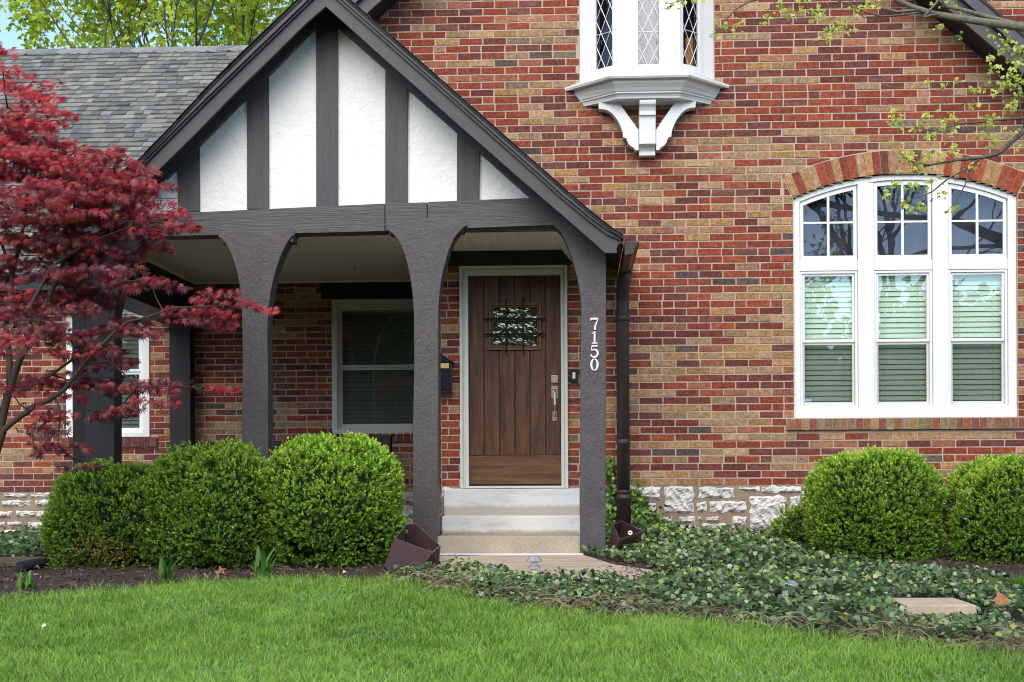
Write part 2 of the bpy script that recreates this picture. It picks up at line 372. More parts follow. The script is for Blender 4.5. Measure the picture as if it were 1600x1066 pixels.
def brick_wall(mb, x0, x1, z0, z1, Y, holes, bholes, seed=0, limits=None, arch=False):
    """holes: functions z -> (a, b) or None; limits: z -> (xmin, xmax). Mortar sheet is material 1, bricks material 0"""
    n = int(round((z1 - z0) / CP))
    def segs(z, hs):
        a, b = (x0, x1) if limits is None else limits(z)
        out = [(a, b)] if b > a else []
        for h in hs:
            g = h(z)
            if g is None: continue
            o2 = []
            for p, q in out:
                if g[1] <= p or g[0] >= q: o2.append((p, q)); continue
                if g[0] > p: o2.append((p, g[0]))
                if g[1] < q: o2.append((g[1], q))
            out = o2
        return out
    for i in range(n):
        za = z0 + i * CP; zb = za + CP
        for s in range(3):
            u = za + CP * s / 3; v = za + CP * (s + 1) / 3
            for p, q in segs((u + v) / 2, holes):
                mb.poly([(p, Y, u), (q, Y, u), (q, Y, v), (p, Y, v)], 1)
                for e in (p, q): mb.poly([(e, Y, u), (e, Y + .12, u), (e, Y + .12, v), (e, Y, v)], 1)
        prev = None
        # segments valid over the entire course
        S = None
        for zz in (za + .004, zb - .004):
            g = segs(zz, bholes)
            if S is None: S = g
            else:
                S = [(max(a[0], b[0]), min(a[1], b[1])) for a in S for b in g if min(a[1], b[1]) > max(a[0], b[0])]
        flem = (i % 7 == 3)
        for p, q in S:
            x = x0 + (0 if i % 2 else -BP / 2) + random.uniform(-.012, .012); k = i
            while x < q:
                L = BP if not flem or k % 2 == 0 else BP * .5
                k += 1
                a = max(x, p + .004); b = min(x + L - MJ, q - .004)
                if b - a > .022:
                    prev, c = brick_cols((a + b) / 2, za, seed, prev)
                    pr = random.uniform(.003, .007); j = [random.uniform(-.0016, .0016) for _ in range(8)]
                    lo = za + MJ / 2; hi = zb - MJ / 2; y = Y - pr
                    if arch and hi > AZS and lo < AZC + RO and abs((a + b) / 2 - AXC) < RO * math.sin(ATH) + BP:
                        arch_cut(mb, a, b, lo, hi, y, Y, c); x += L; continue
                    f = [(a + j[0], y, lo + j[1]), (b + j[2], y, lo + j[3]), (b + j[4], y, hi + j[5]), (a + j[6], y, hi + j[7])]
                    g = [(f_[0], Y + .002, f_[2]) for f_ in f]
                    c2 = tuple(v_ * .8 for v_ in c)
                    mb.mesh(f + g, [(0, 1, 2, 3), (0, 4, 5, 1), (1, 5, 6, 2), (2, 6, 7, 3), (3, 7, 4, 0)], 0, c)
                x += L

YW = 1.95           # recessed porch / wing wall
ZS = .5 - .015      # top of foundation, main wall
# arched window geometry
AX0, AX1 = PX(1240, 480, 0), PX(1590, 480, 0); AXC = (AX0 + AX1) / 2; AH = (AX1 - AX0) / 2
AZ0 = (PZ(1240, 655, 0) + PZ(1590, 651, 0)) / 2; AZS = (PZ(1240, 311, 0) + PZ(1590, 304, 0)) / 2; AZT = PZ(1413, 271, 0)
rise = AZT - AZS; AR = (AH * AH + rise * rise) / (2 * rise); AZC = AZT - AR; ATH = math.asin(AH / AR)
def arch_in(z):
    if z < AZ0 or z > AZT: return None
    if z < AZS: return (AX0, AX1)
    h = math.sqrt(max(AR * AR - (z - AZC) ** 2, 0)); return (AXC - h, AXC + h)
RO = AR + .215
def arch_cut(m_, a, b, lo, hi, y, Y, c):
    '''bricks beside and above the arch are cut to its outline'''
    n = 8; xs = [a + (b - a) * i / n for i in range(n + 1)]; up_, dn = [], []
    S_ = RO * math.sin(ATH); s_ = AR * math.sin(ATH)
    def flush(st, fl):
        if len(st) < 2: return
        pts = [(x, y, zz[0]) for x, zz in st] + [(x, y, zz[1]) for x, zz in st[::-1]]
        k = len(pts); bk = [(p[0], Y + .002, p[2]) for p in pts]
        m_.mesh(pts + bk, [tuple(range(k))] + [(i, k + i, k + (i + 1) % k, (i + 1) % k) for i in range(k)], 0, c)
    U = []; D = []
    for x in xs:
        d = abs(x - AXC); zo = AZC + math.sqrt(RO * RO - d * d) + .006 if d < S_ + .004 else -9
        l_ = max(lo, zo)
        if hi - l_ > .004: U.append((x, (l_, hi)))
        else: flush(U, 0); U = []
        if s_ < d < S_ + .004:
            h_ = min(hi, AZC + (d - .008) / math.tan(ATH))
            if h_ - lo > .004: D.append((x, (lo, h_)))
            else: flush(D, 1); D = []
        else: flush(D, 1); D = []
    flush(U, 0); flush(D, 1)
def arch_out(z):
    if z < AZ0 - .10: return None
    if z < AZ0: return (AX0 - .07, AX1 + .07)
    if z < AZS: return (AX0, AX1)
    return None
    h = min(math.sqrt(max(RO * RO - (z - AZC) ** 2, 0)), (z - AZC) * math.tan(ATH)); return (AXC - h, AXC + h)
def rect(a, b, c, d): return lambda z: (a, b) if c < z < d else None
# door opening
DX0, DX1 = PX(719, 600, 0), PX(887, 600, 0); DZ0, DZ1 = PZ(800, 763, 0), PZ(800, 416, 0)
BXL, BXR = PX(906, 60, 0), PX(1115, 60, 0); BX = (BXL + BXR) / 2
ZC = 2.62
# main gable rake line on the wall
rl = [P(592, 31.5, 0), P(627.6, 2.2, 0)]; rr = [P(1455, 30, 0), P(1556, 116, 0)]
ml = .86; mr_ = (rr[1].z - rr[0].z) / (rr[1].x - rr[0].x)
def rake_l(z): return rl[0].x + (z - rl[0].z) / ml
def rake_r(z): return rr[0].x + (z - rr[0].z) / mr_
XLOW = PX(689, 600, 0); XUP = PX(548, 60, 0); XR = 5.6
ZPK = 7.6
def main_lim(z):
    a = XLOW if z < ZC + .02 else XUP
    b = XR
    a = max(a, rake_l(z) - .13); b = min(b, rake_r(z) + .13)
    return (a, b)
mbw = MB()
brick_wall(mbw, XUP - .2, XR, ZS, 6.4, 0, [arch_in, rect(DX0, DX1, 0, DZ1), rect(BXL + .02, BXR - .02, 4.0, 6.6)],
           [arch_out, rect(DX0, DX1, 0, DZ1), rect(BXL - .005, BXR + .005, 3.98, 6.6)], 3, main_lim, arch=True)
# return wall at the porch recess and the side of the upper storey
for k in range(int((ZC - ZS) / CP)):
    z = ZS + k * CP
    mbw.poly([(XLOW, 0, z), (XLOW, YW, z), (XLOW, YW, z + CP), (XLOW, 0, z + CP)], 1)
    y = .01 - (k % 2) * BP / 2
    while y < YW:
        a = max(y, .004); b = min(y + BP - MJ, YW)
        if b - a > .02:
            _, c = brick_cols(y, z, 5, None)
            mbw.box(XLOW - .006, XLOW, a, b, z + MJ / 2, z + CP - MJ / 2, 0, c)
        y += BP
mbw.poly([(XUP, 0, ZC), (XUP, 9, ZC), (XUP, 9, rl[0].z + (XUP - rl[0].x) * ml), (XUP, 0, rl[0].z + (XUP - rl[0].x) * ml)], 1)
mbw.poly([(XR, 0, 0), (XR, 9, 0), (XR, 9, 3.4), (XR, 0, 3.4)], 1)
wall = mbw.build('wall', [M['brick'], M['mortar']], house)
# soldier arch of bricks
mb = MB(); nb = 30
seq = 'TTRTTRRGRRTTTRDTTTTTRTTRRDTTTRR'
seq = 'TRTTRRTRRTTRDTTTDTTTRTRRRTTRRRDT'
for i in range(nb):
    a0 = -ATH + 2 * ATH * i / nb; a1 = -ATH + 2 * ATH * (i + 1) / nb; g = .0035 / AR
    c = random.choice({'T': TAN[:5] + PNK[2:], 'R': RED, 'D': DRK, 'G': GRY}[seq[i]]); pr = random.uniform(.008, .012)
    q = []
    for y in (-pr, .002):
        for (a, r) in ((a0 + g, AR + .004), (a1 - g, AR + .004), (a1 - g, RO - .008), (a0 + g, RO - .008)):
            q.append((AXC + math.sin(a) * r, y, AZC + math.cos(a) * r))
    mb.mesh(q, [(0, 1, 2, 3), (0, 4, 5, 1), (1, 5, 6, 2), (2, 6, 7, 3), (3, 7, 4, 0)], 0, c)
mb.build('brick_arch', M['brick'], house)
def rowlock(name, xa, xb, z0, z1, Y, n, cols, proud=.035):
    m_ = MB()
    for i in range(n):
        a = xa + (xb - xa) * i / n + .004; b = xa + (xb - xa) * (i + 1) / n - .004
        c = tuple(v * random.uniform(.8, 1.2) for v in random.choice(cols))
        m_.box(a, b, Y - proud - random.uniform(0, .004), Y + .05, z0 + random.uniform(0, .004), z1, 0, c)
    m_.box(xa, xb, Y - proud + .006, Y + .05, z0 + .006, z1 - .003, 1)
    return m_.build(name, [M['rowlock'], M['mortar']], house)
rowlock('window_sill', AX0 - .075, AX1 + .06, AZ0 - .105, AZ0 - .006, 0, 31, [(.26, .17, .10), (.27, .11, .07), (.24, .16, .10), (.24, .10, .065), (.30, .19, .11)])

# recessed wall with the porch window and the wing window
WX0, WX1 = PX(519, 580, YW), PX(662, 580, YW); WZ0, WZ1 = PZ(560, 677, YW), PZ(560, 468, YW)
VX0, VX1 = PX(104, 580, YW), PX(234, 580, YW); VZ0, VZ1 = PZ(200, 683, YW), PZ(200, 476, YW)
mb = MB(); LX = -9.5
brick_wall(mb, LX, XLOW, ZS - .06, 2.95, YW, [rect(WX0, WX1, WZ0, WZ1), rect(VX0, VX1, VZ0, VZ1)],
           [rect(WX0, WX1, WZ0 - .10, WZ1), rect(VX0 - .05, VX1 + .08, VZ0 - .11, VZ0), rect(VX0, VX1, VZ0, VZ1)], 11)
mb.build('wing_wall', [M['brick'], M['mortar']], house)
rowlock('window_sill', VX0 - .05, VX1 + .08, VZ0 - .105, VZ0 - .004, YW, 15, [(.16, .05, .04), (.18, .06, .05), (.12, .05, .045)])
rowlock('window_sill', WX0 - .05, WX1 + .08, WZ0 - .100, WZ0 - .004, YW, 15, [(.18, .12, .08), (.2, .07, .05), (.14, .05, .045)])

# rock faced foundation
def stone_block(m_, xa, xb, za, zb, Y, depth=.045):
    w_, h_ = xb - xa, zb - za; nx = max(4, int(w_ / .016)); nz = max(4, int(h_ / .016)); s = random.uniform(0, 99)
    g = []
    for i in range(nx + 1):
        for k in range(nz + 1):
            u, v = i / nx, k / nz
            ed = min(min(u, 1 - u) * w_, min(v, 1 - v) * h_)
            d = min(ed / .02, 1) ** .5 * depth
            rg = abs(mnoise.noise((u * w_ * 11 + s, v * h_ * 14 + u * 2, s))) * .085 + abs(mnoise.noise((u * w_ * 26, v * h_ * 30, s))) * .035 + random.uniform(0, .004)
            jx = mnoise.noise((v * h_ * 18 + s, s, i // nx * 5)) * .022 * (1 if i in (0, nx) else .4)
            jz = mnoise.noise((u * w_ * 14 + s, s + 7, k // nz * 5)) * .020 * (1 if k in (0, nz) else .4)
            g.append((xa + u * w_ + jx, Y - .004 - max(d - rg * min(ed / .02, 1), 0), za + v * h_ + jz))
    m_.mesh(g, [(i * (nz + 1) + k, (i + 1) * (nz + 1) + k, (i + 1) * (nz + 1) + k + 1, i * (nz + 1) + k + 1) for i in range(nx) for k in range(nz)], 0)
mb = MB()
mb.box(XLOW, XR, -.012, .1, -.4, ZS - .002, 1)
for (a, b, c, d) in [(62, 200, 180, 250), (197, 200, 308, 303), (330, 203, 467, 245), (485, 195, 565, 215), (577, 193, 728, 225), (110, 265, 163, 303), (325, 262, 358, 298), (373, 258, 515, 300), (531, 238, 670, 362), (685, 238, 725, 295), (170, 320, 230, 338), (250, 318, 312, 340), (328, 320, 342, 335), (360, 318, 412, 336), (462, 318, 517, 350), (340, 345, 440, 388), (465, 375, 570, 402), (610, 385, 680, 405), (60, 320, 150, 380), (200, 350, 320, 400)]:
    p = P(960 + a / 2.5, 680 + d / 2.5, -.02); q = P(960 + c / 2.5, 680 + b / 2.5, -.02)
    stone_block(mb, p.x, q.x, p.z, min(q.z, ZS - .01), -.012)
def stone_rows(m_, xa, xb, rows, Y):
    for (za, zb) in rows:
        x = xa
        while x < xb:
            L = random.uniform(.12, .42)
            if x + L < xb + .1: stone_block(m_, x, x + L, za, zb, Y)
            x += L + random.uniform(.025, .05)
stone_rows(mb, PX(1254, 800, 0), XR, [(.36, .465), (.23, .335), (.10, .205), (-.03, .075)], -.012)
stone_rows(mb, XLOW + .01, DX0 - .02, [(.40, .47), (.28, .37), (.15, .25), (.02, .12)], -.012)
stone_rows(mb, DX1 + .04, PX(984, 800, 0), [(.36, .465), (.23, .335), (.10, .205), (-.03, .075)], -.012)
mb.build('foundation', [M['stone'], M['stonemortar']], house)
mb = MB(); zf = ZS - .06
mb.box(LX, XLOW, YW - .012, YW + .1, -.4, zf - .002, 1)
for (a, b, c, d) in [(38, 695, 220, 730), (250, 695, 420, 730), (20, 757, 260, 800), (293, 757, 415, 800), (-80, 850, 100, 895), (135, 843, 400, 890), (-30, 938, 45, 970), (68, 935, 175, 965), (230, 935, 440, 1000), (15, 1008, 150, 1050), (220, 1045, 400, 1075), (465, 700, 600, 760), (440, 800, 620, 850), (470, 880, 640, 940)]:
    p = P(a / 5.33, 640 + d / 5.33, YW - .02); q = P(c / 5.33, 640 + b / 5.33, YW - .02)
    stone_block(mb, p.x, q.x, p.z, min(q.z, zf - .01), YW - .012)
stone_rows(mb, LX + .1, PX(-10, 700, YW), [(.30, .41), (.16, .27), (.02, .13)], YW - .012)
stone_rows(mb, PX(150, 700, YW), XLOW - .1, [(.30, .41), (.16, .27), (.02, .13)], YW - .012)
mb.build('wing_foundation', [M['stone'], M['stonemortar']], house)

# ------------------------------------------------------------------ windows
def ring(m_, x0, x1, z0, z1, t, y0, y1, mi=0, tb=None, tt=None):
    tb = t if tb is None else tb; tt = t if tt is None else tt
    m_.box(x0, x0 + t, y0, y1, z0, z1, mi); m_.box(x1 - t, x1, y0, y1, z0, z1, mi)
    m_.box(x0 + t, x1 - t, y0, y1, z1 - tt, z1, mi); m_.box(x0 + t, x1 - t, y0, y1, z0, z0 + tb, mi)
def pane(name, x0, x1, z0, z1, y, parent, m='glass'):
    m_ = MB(); m_.box(x0, x1, y, y + .004, z0, z1); return m_.build(name, M[m], parent)
def blind(x0, x1, z0, z1, y, parent, m='blind', pitch=.047):
    m_ = MB(); z = z1 - .02; m_.box(x0, x1, y, y + .03, z1 - .03, z1)
    while z > z0 + .02:
        j = random.uniform(-.0015, .0015)
        m_.mesh([(x0, y + .000, z - pitch + .004 + j), (x1, y + .000, z - pitch + .004 - j), (x1, y + .004, z - pitch * .5), (x0, y + .004, z - pitch * .5), (x1, y + .013, z + .002), (x0, y + .013, z + .002)],
                [(0, 1, 2, 3), (3, 2, 4, 5)])
        z -= pitch
    for u in (.18, .82): m_.box(x0 + (x1 - x0) * u, x0 + (x1 - x0) * u + .003, y - .004, y - .001, z0, z1)
    return m_.build('blind', M[m], parent)
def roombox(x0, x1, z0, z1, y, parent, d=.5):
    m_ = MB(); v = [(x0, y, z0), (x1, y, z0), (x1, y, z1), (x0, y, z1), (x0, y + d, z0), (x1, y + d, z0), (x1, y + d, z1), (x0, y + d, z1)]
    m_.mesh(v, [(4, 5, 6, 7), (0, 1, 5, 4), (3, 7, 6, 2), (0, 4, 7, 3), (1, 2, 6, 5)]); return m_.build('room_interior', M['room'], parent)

# big arched window: frame with two mullions, three double-hung sashes, three four-light tops
mb = MB(); Yf = .028
def arch_pts(x0, x1, drop, n=10):
    r = AR - drop
    return [(x, AZC + math.sqrt(r * r - (x - AXC) ** 2)) for x in [x0 + (x1 - x0) * i / n for i in range(n + 1)]]
jl = PX(1251, 500, 0) - AX0; m1a, m1b = PX(1342, 500, 0), PX(1367, 500, 0); m2a, m2b = PX(1459, 500, 0), PX(1483.5, 500, 0); jr = AX1 - PX(1577, 500, 0)
zsill = PZ(1410, 637, 0)
mb.box(AX0, AX1, Yf - .012, Yf + .09, AZ0, zsill)                                  # bottom board
mb.prism([(AX0, zsill), (AX0 + jl, zsill), (AX0 + jl, AZC + math.sqrt((AR - .0) ** 2 - (AX0 + jl - AXC) ** 2)), (AX0, AZS)], Yf, Yf + .09)
mb.prism([(AX1 - jr, zsill), (AX1, zsill), (AX1, AZS), (AX1 - jr, AZC + math.sqrt(AR ** 2 - (AX1 - jr - AXC) ** 2))], Yf, Yf + .09)
o_ = arch_pts(AX0 + jl, AX1 - jr, 0, 24); i_ = arch_pts(AX0 + jl, AX1 - jr, .05, 24)
for k in range(24): mb.prism([i_[k], i_[k + 1], o_[k + 1], o_[k]], Yf + .001, Yf + .09)
for a, b in ((m1a, m1b), (m2a, m2b)):
    zt = AZC + math.sqrt((AR - .05) ** 2 - ((a + b) / 2 - AXC) ** 2)
    mb.box(a, b, Yf - .004, Yf + .09, zsill, zt - .0)
bays = [(AX0 + jl, m1a), (m1b, m2a), (m2b, AX1 - jr)]
ztr0, ztr1 = PZ(1410, 421, 0), PZ(1410, 406, 0)
for a, b in bays: mb.box(a, b, Yf + .012, Yf + .09, ztr0, ztr1)
wn = mb.build('arched_window', M['white'], house, bevel=.003)
for bi, (a, b) in enumerate(bays):
    # upper light
    s = MB(); t = .036; tb = .05; z0 = ztr1; n = 8
    zt = lambda x, d: AZC + math.sqrt((AR - d) ** 2 - (x - AXC) ** 2)
    s.box(a + .006, b - .006, Yf + .02, Yf + .06, z0, z0 + tb)
    s.box(a + .006, a + t, Yf + .02, Yf + .06, z0 + tb, zt(a + t / 2, .06) - .03); s.box(b - t, b - .006, Yf + .02, Yf + .06, z0 + tb, zt(b - t / 2, .06) - .03)
    ia = arch_pts(a + .006, b - .006, .092, n); oa = arch_pts(a + .006, b - .006, .05, n)
    for k in range(n): s.prism([ia[k], ia[k + 1], oa[k + 1], oa[k]], Yf + .021, Yf + .059)
    mx = (a + b) / 2; zm = PZ(1410, 345, 0)
    s.box(mx - .011, mx + .011, Yf + .024, Yf + .05, z0 + tb, zt(mx, .09)); s.box(a + t, b - t, Yf + .026, Yf + .048, zm - .009, zm + .009)
    so = s.build('upper_sash', M['white'], wn, bevel=.002)
    pm = MB(); pp = arch_pts(a + t - .004, b - t + .004, .085, 8)
    pm.prism([(a + t - .004, z0 + tb - .004), (b - t + .004, z0 + tb - .004)] + pp[::-1], Yf + .036, Yf + .039)
    pm.build('pane', M['glasstop'], wn)
    # double hung
    z0 = zsill; z1 = ztr0; zmr = PZ(1410, 531, 0)
    s = MB(); ring(s, a + .002, b - .002, z0 + .002, z1 - .002, .022, Yf + .02, Yf + .09)
    ring(s, a + .026, b - .026, zmr - .012, z1 - .024, .020, Yf + .035, Yf + .062, tt=.022, tb=.026)
    so = s.build('sash_frame', M['white'], wn, bevel=.002)
    s = MB(); ring(s, a + .026, b - .026, z0 + .026, zmr - .014, .020, Yf + .050, Yf + .078, tb=.03, tt=.022)
    s.build('lower_sash', M['offwhite'], wn, bevel=.002)
    pane('pane', a + .044, b - .044, zmr + .010, z1 - .043, Yf + .048, wn, 'glass')
    pane('pane', a + .044, b - .044, z0 + .050, zmr - .034, Yf + .064, wn, 'glassdark')
    blind(a + .03, b - .03, z0 + .02, z1 - .02, Yf + .10, wn, 'blind')
roombox(AX0 + .01, AX1 - .01, AZ0 + .02, AZT - .02 + .1, Yf + .14, wn)
s = MB(); s.box(AX0 + .02, AX1 - .02, Yf + .12, Yf + .125, ztr1 + .01, AZS + .10); s.build('reflection_sheet', M['topreflect'], wn)
s = MB(); s.box(AX0 + .09, AX0 + .17, Yf + .060, Yf + .0635, zsill + .065, zsill + .088); so = s.build('alarm_sticker', mat('sticker_blue', (.25, .42, .50), .5, .3, 60, 0, 60), wn)

def dh_window(x0, x1, z0, z1, zmid, Y, casing, mcol, zin, bl='darkblind'):
    s = MB(); ring(s, x0, x1, z0, z1, casing, Y - .02, Y + .10, tb=.045, tt=casing)
    ring(s, x0 + casing, x1 - casing, z0 + .045, z1 - casing, .022, Y + .0, Y + .09, tt=.03)
    wd = s.build('window', M[mcol], house, bevel=.004)
    a, b, c, d = x0 + casing + .022, x1 - casing - .022, z0 + .067, z1 - casing - .03
    s = MB(); ring(s, a, b, zmid - .012, d, .026, Y + .02, Y + .045); s.build('upper_sash', M[mcol], wd, bevel=.002)
    s = MB(); ring(s, a, b, c, zmid - .014, .026, Y + .035, Y + .06, tb=.03); s.build('lower_sash', M[mcol], wd, bevel=.002)
    pane('pane', a + .024, b - .024, zmid + .012, d - .024, Y + .032, wd, 'glassdark'); pane('pane', a + .024, b - .024, c + .028, zmid - .038, Y + .047, wd, 'glassdark')
    blind(a + .01, b - .01, c + .01, d - .01, Y + .09, wd, bl); roombox(a, b, c, d, Y + .13, wd)
    return wd
dh_window(WX0, WX1, WZ0, WZ1, PZ(590, 572, YW), YW, .055, 'offwhite', 0)
dh_window(VX0, VX1, VZ0, VZ1, PZ(200, 579, YW), YW, .075, 'white', 0)

# ------------------------------------------------------------------ front door
mb = MB(); Yc = -.02
sx0, sx1 = PX(732, 600, 0), PX(876.5, 600, 0); sz0, sz1 = PZ(800, 759, 0), PZ(800, 430, 0)
for (xa, xb) in ((DX0, sx0), (sx1, DX1)):
    mb.box(xa, xb, Yc - .0, .10, DZ0, DZ1)
    d = 1 if xa == DX0 else -1; o0 = xa if d > 0 else xb
    mb.box(min(o0, o0 + d * .022), max(o0, o0 + d * .022), Yc - .022, Yc - .001, DZ0, DZ1)
    mb.box(min(o0 + d * .034, o0 + d * .044), max(o0 + d * .034, o0 + d * .044), Yc - .010, Yc - .001, DZ0, DZ1 - .04)
mb.box(sx0, sx1, Yc, .10, sz1, DZ1); mb.box(DX0 + .023, DX1 - .023, Yc - .022, Yc - .001, DZ1 - .022, DZ1 - .0); mb.box(DX0 + .045, DX1 - .045, Yc - .010, Yc - .001, DZ1 - .046, DZ1 - .036)
mb.box(sx0, sx1, Yc - .005, .10, DZ0 - .0, sz0 - .004)
mb.build('door_frame', M['offwhite'], house, bevel=.003)
mb = MB(); Yd = .045; pw = (sx1 - sx0) / 6; zr = PZ(800, 711, 0)
gx0, gx1, gz0, gz1 = PX(764.5, 510, 0), PX(844.5, 510, 0), PZ(800, 546, 0), PZ(800, 474, 0)
cuts = [sx0 + pw * i for i in range(7)]
def plank(m_, a, b, z0, z1):
    g = .006
    m_.box(a + g, b - g, Yd, Yd + .03, z0, z1)
for i in range(6):
    a, b = cuts[i], cuts[i + 1]
    # split planks that meet the little window
    if b <= gx0 or a >= gx1: plank(mb, a, b, zr, sz1)
    else:
        plank(mb, a, b, zr, gz0); plank(mb, a, b, gz1, sz1)
        if a < gx0: mb.box(a + .003, gx0, Yd, Yd + .03, gz0, gz1)
        if b > gx1: mb.box(gx1, b - .003, Yd, Yd + .03, gz0, gz1)
# dark groove backing
def door_back(m_):
    for (a, b, c, d) in ((sx0, gx0, sz0, sz1), (gx1, sx1, sz0, sz1), (gx0, gx1, sz0, gz0), (gx0, gx1, gz1, sz1)): m_.box(a, b, Yd + .008, Yd + .04, c, d)
door = mb.build('door', M['wood'], house, bevel=.002)
mb = MB(); door_back(mb); mb.build('door_core', M['black'], door)
mb = MB(); mb.box(sx0 + .002, sx1 - .002, Yd - .001, Yd + .03, sz0 + .012, zr - .005); mb.build('bottom_rail', M['woodrail'], door, bevel=.002)
mb = MB(); ring(mb, gx0 - .004, gx1 + .004, gz0 - .004, gz1 + .004, .020, Yd - .022, Yd + .01); ring(mb, gx0 + .018, gx1 - .018, gz0 + .018, gz1 - .018, .016, Yd - .008, Yd + .02)
mb.build('window_frame', M['woodrail'], door, bevel=.003)
pane('window_glass', gx0 + .03, gx1 - .03, gz0 + .03, gz1 - .03, Yd + .012, door, 'glasswavy')
mb = MB(); mb.box(gx0, gx1, Yd + .035, Yd + .045, gz0, gz1); mb.build('window_backing', mat('leaf_reflection_backing', (.075, .085, .055), .6, .8, 26, .1, 40, fine=.4), door)  # mottled green stands in for leaves reflected in the door glass
mb = MB()
for f in (.33, .66):
    x = gx0 + (gx1 - gx0) * f; zz = gz0 + (gz1 - gz0) * f - .0
    pts = [(x + .012, Yd - .010, gz0 - .055), (x + .004, Yd - .03, gz0 - .04), (x, Yd - .04, gz0 - .02), (x, Yd - .04, gz1 + .02), (x + .004, Yd - .03, gz1 + .04), (x + .013, Yd - .01, gz1 + .05)]
    mb.tube(pts, [.002, .005, .006, .006, .005, .002], 6)
    mb.tube([(gx0 - .05, Yd - .012, zz), (gx0 - .03, Yd - .046, zz), (gx1 + .03, Yd - .046, zz), (gx1 + .05, Yd - .012, zz)], [.003, .008, .008, .003], 6)
mb.build('iron_grille', M['iron'], door, smooth=True)
hx = PX(866.5, 600, 0)
mb = MB(); z = PZ(866, 592, 0); mb.box(hx - .032, hx + .032, Yd - .012, Yd, z - .034, z + .034); o = mb.build('deadbolt', M['nickel'], door, bevel=.004)
mb = MB(); mb.tube([(hx, Yd - .012, z), (hx, Yd - .03, z)], .02, 16); mb.build('lock_cylinder', M['nickel'], door, smooth=True) if False else None
mb = MB(); za, zb, zc_, zd_ = PZ(866, 603, 0), PZ(866, 622, 0), PZ(866, 643, 0), PZ(866, 658, 0)
mb.box(hx - .030, hx + .030, Yd - .010, Yd, zb, za); mb.box(hx - .022, hx + .022, Yd - .010, Yd, zd_, zc_)
mb.tube([(hx, Yd - .01, za - .045), (hx, Yd - .045, za - .065), (hx, Yd - .062, za - .10), (hx, Yd - .064, (zb + zc_) / 2), (hx, Yd - .056, zc_ + .01), (hx, Yd - .03, zc_ - .03), (hx, Yd - .01, zc_ - .04)], [.011, .011, .010, .012, .010, .009, .009], 10)
mb.obox((hx - .015, Yd - .03, za - .028), (hx + .015, Yd - .03, za - .028), .03, .008)
mb.build('door_handle', M['nickel'], door, bevel=.002)

# ------------------------------------------------------------------ steps
mb = MB()
tx0, tx1 = PX(694, 785, -.15), PX(906, 785, -.15)
mb.box(tx0, tx1, -.16, .04, .20, DZ0 - .004, 2)
u0, u1 = PX(691, 820, -.43), PX(907, 820, -.43); zt2 = PZ(800, 806.5, -.43)
mb.box(u0, u1, -.44, -.162, .02, zt2, 3)
v0, v1 = PX(682, 850, -1.15), PX(908, 850, -1.15); zt3 = PZ(800, 838, -1.15)
mb.box(v0, v1, -1.15, -.442, -.12, zt3, 1)
mb.box(v0, v1 + .02, -1.28, -1.152, -.2, PZ(800, 865.5, -1.28), 0)
mb.box(PX(904, 830, -.7), PX(909.5, 830, -.7), -.73, -.02, -.1, PZ(908, 822, -.7), 0)
mb.build('entrance_steps', [M['stepwhite'], M['steptan'], stained('stained_riser', .29, .325), stained('stained_lower_riser', .085, .11)], house, bevel=.008)

# ------------------------------------------------------------------ porch
YP = -1.12
mb = MB()      # stucco panel behind the studs
pl = [(212, 330), (245, 290), (492, 48), (509, 28), (527, 42), (823, 306), (838, 318), (838, 330), (212, 345)]
mb.prism([(P(a, b, -1.08).x, P(a, b, -1.08).z) for a, b in pl], -1.08, -1.02)
gable = mb.build('porch_gable', M['stucco'], house)
for (a, b, zb_) in ((278, 312, 330), (386, 420, 327), (494, 528, 324), (602, 637, 319), (714, 749, 315)):
    xa, xb = PX(a, 300, -1.10), PX(b, 300, -1.10)
    m = (a + b) / 2
    def top(px): return (48 + (492.5 - px) * 1.005 if px < 509 else 45 + (px - 527) * .882)
    ta, tb_ = top(a) - 14, top(b) - 14
    s = MB()
    pts = [(a, zb_), (b, zb_), (b, tb_), (a, ta)] if m != 511 else [(a, zb_), (b, zb_), (b, 40), (509, 20), (a, 40)]
    s.prism([(P(px, py, -1.10).x, P(px, py, -1.10).z) for px, py in pts], -1.103 , -1.078)
    s.build('stud', M['stud'], gable, bevel=.003)
# frieze boards following the rake, in the shade of the overhang
def band(m_, top_, bot, y0, y1):
    for i in range(len(top_) - 1):
        q = [bot[i], bot[i + 1], top_[i + 1], top_[i]]
        m_.prism([(P(a, b, y0).x, P(a, b, y0).z) for a, b in q], y0, y1)
s = MB(); YFZ = -1.135
band(s, [(509, -12), (860, 297)], [(509, 26), (845, 323)], YFZ, -1.075); band(s, [(200, 290), (509, -12)], [(200, 340), (509, 26)], YFZ, -1.0752)
s.build('frieze_board', M['rake'], gable)
# rake boards
YR = -1.45
outR = [(503.3, -36.6), (545, 0), (700, 136), (860, 277), (887, 301), (915, 325), (934, 341), (956, 358), (974, 369)]
def off(l, dy): return [(a, b + dy) for a, b in l]
botR = [(509, 10), (545, 42), (700, 180), (840, 303), (862, 322), (887, 343.5), (907, 361), (930, 381), (945, 395)]
midR = [(506, -20), (545, 14), (700, 150), (850, 283), (875, 306), (903, 329), (925, 347), (948, 364), (970, 374)]
outL = [(503.3, -36.6), (467, 0), (390, 74), (327, 136), (276, 191), (204, 266), (140, 330), (105, 362), (62, 385)]
botL = [(509, 10), (480, 34.5), (386, 126), (315, 198), (237, 276), (190, 324), (150, 365), (115, 395), (90, 412)]
midL = [(506, -20), (472, 13), (388, 94), (322, 158), (268, 212), (200, 281), (142, 339), (108, 372), (66, 396)]
s = MB(); band(s, midR, botR, YR, YR + .035)
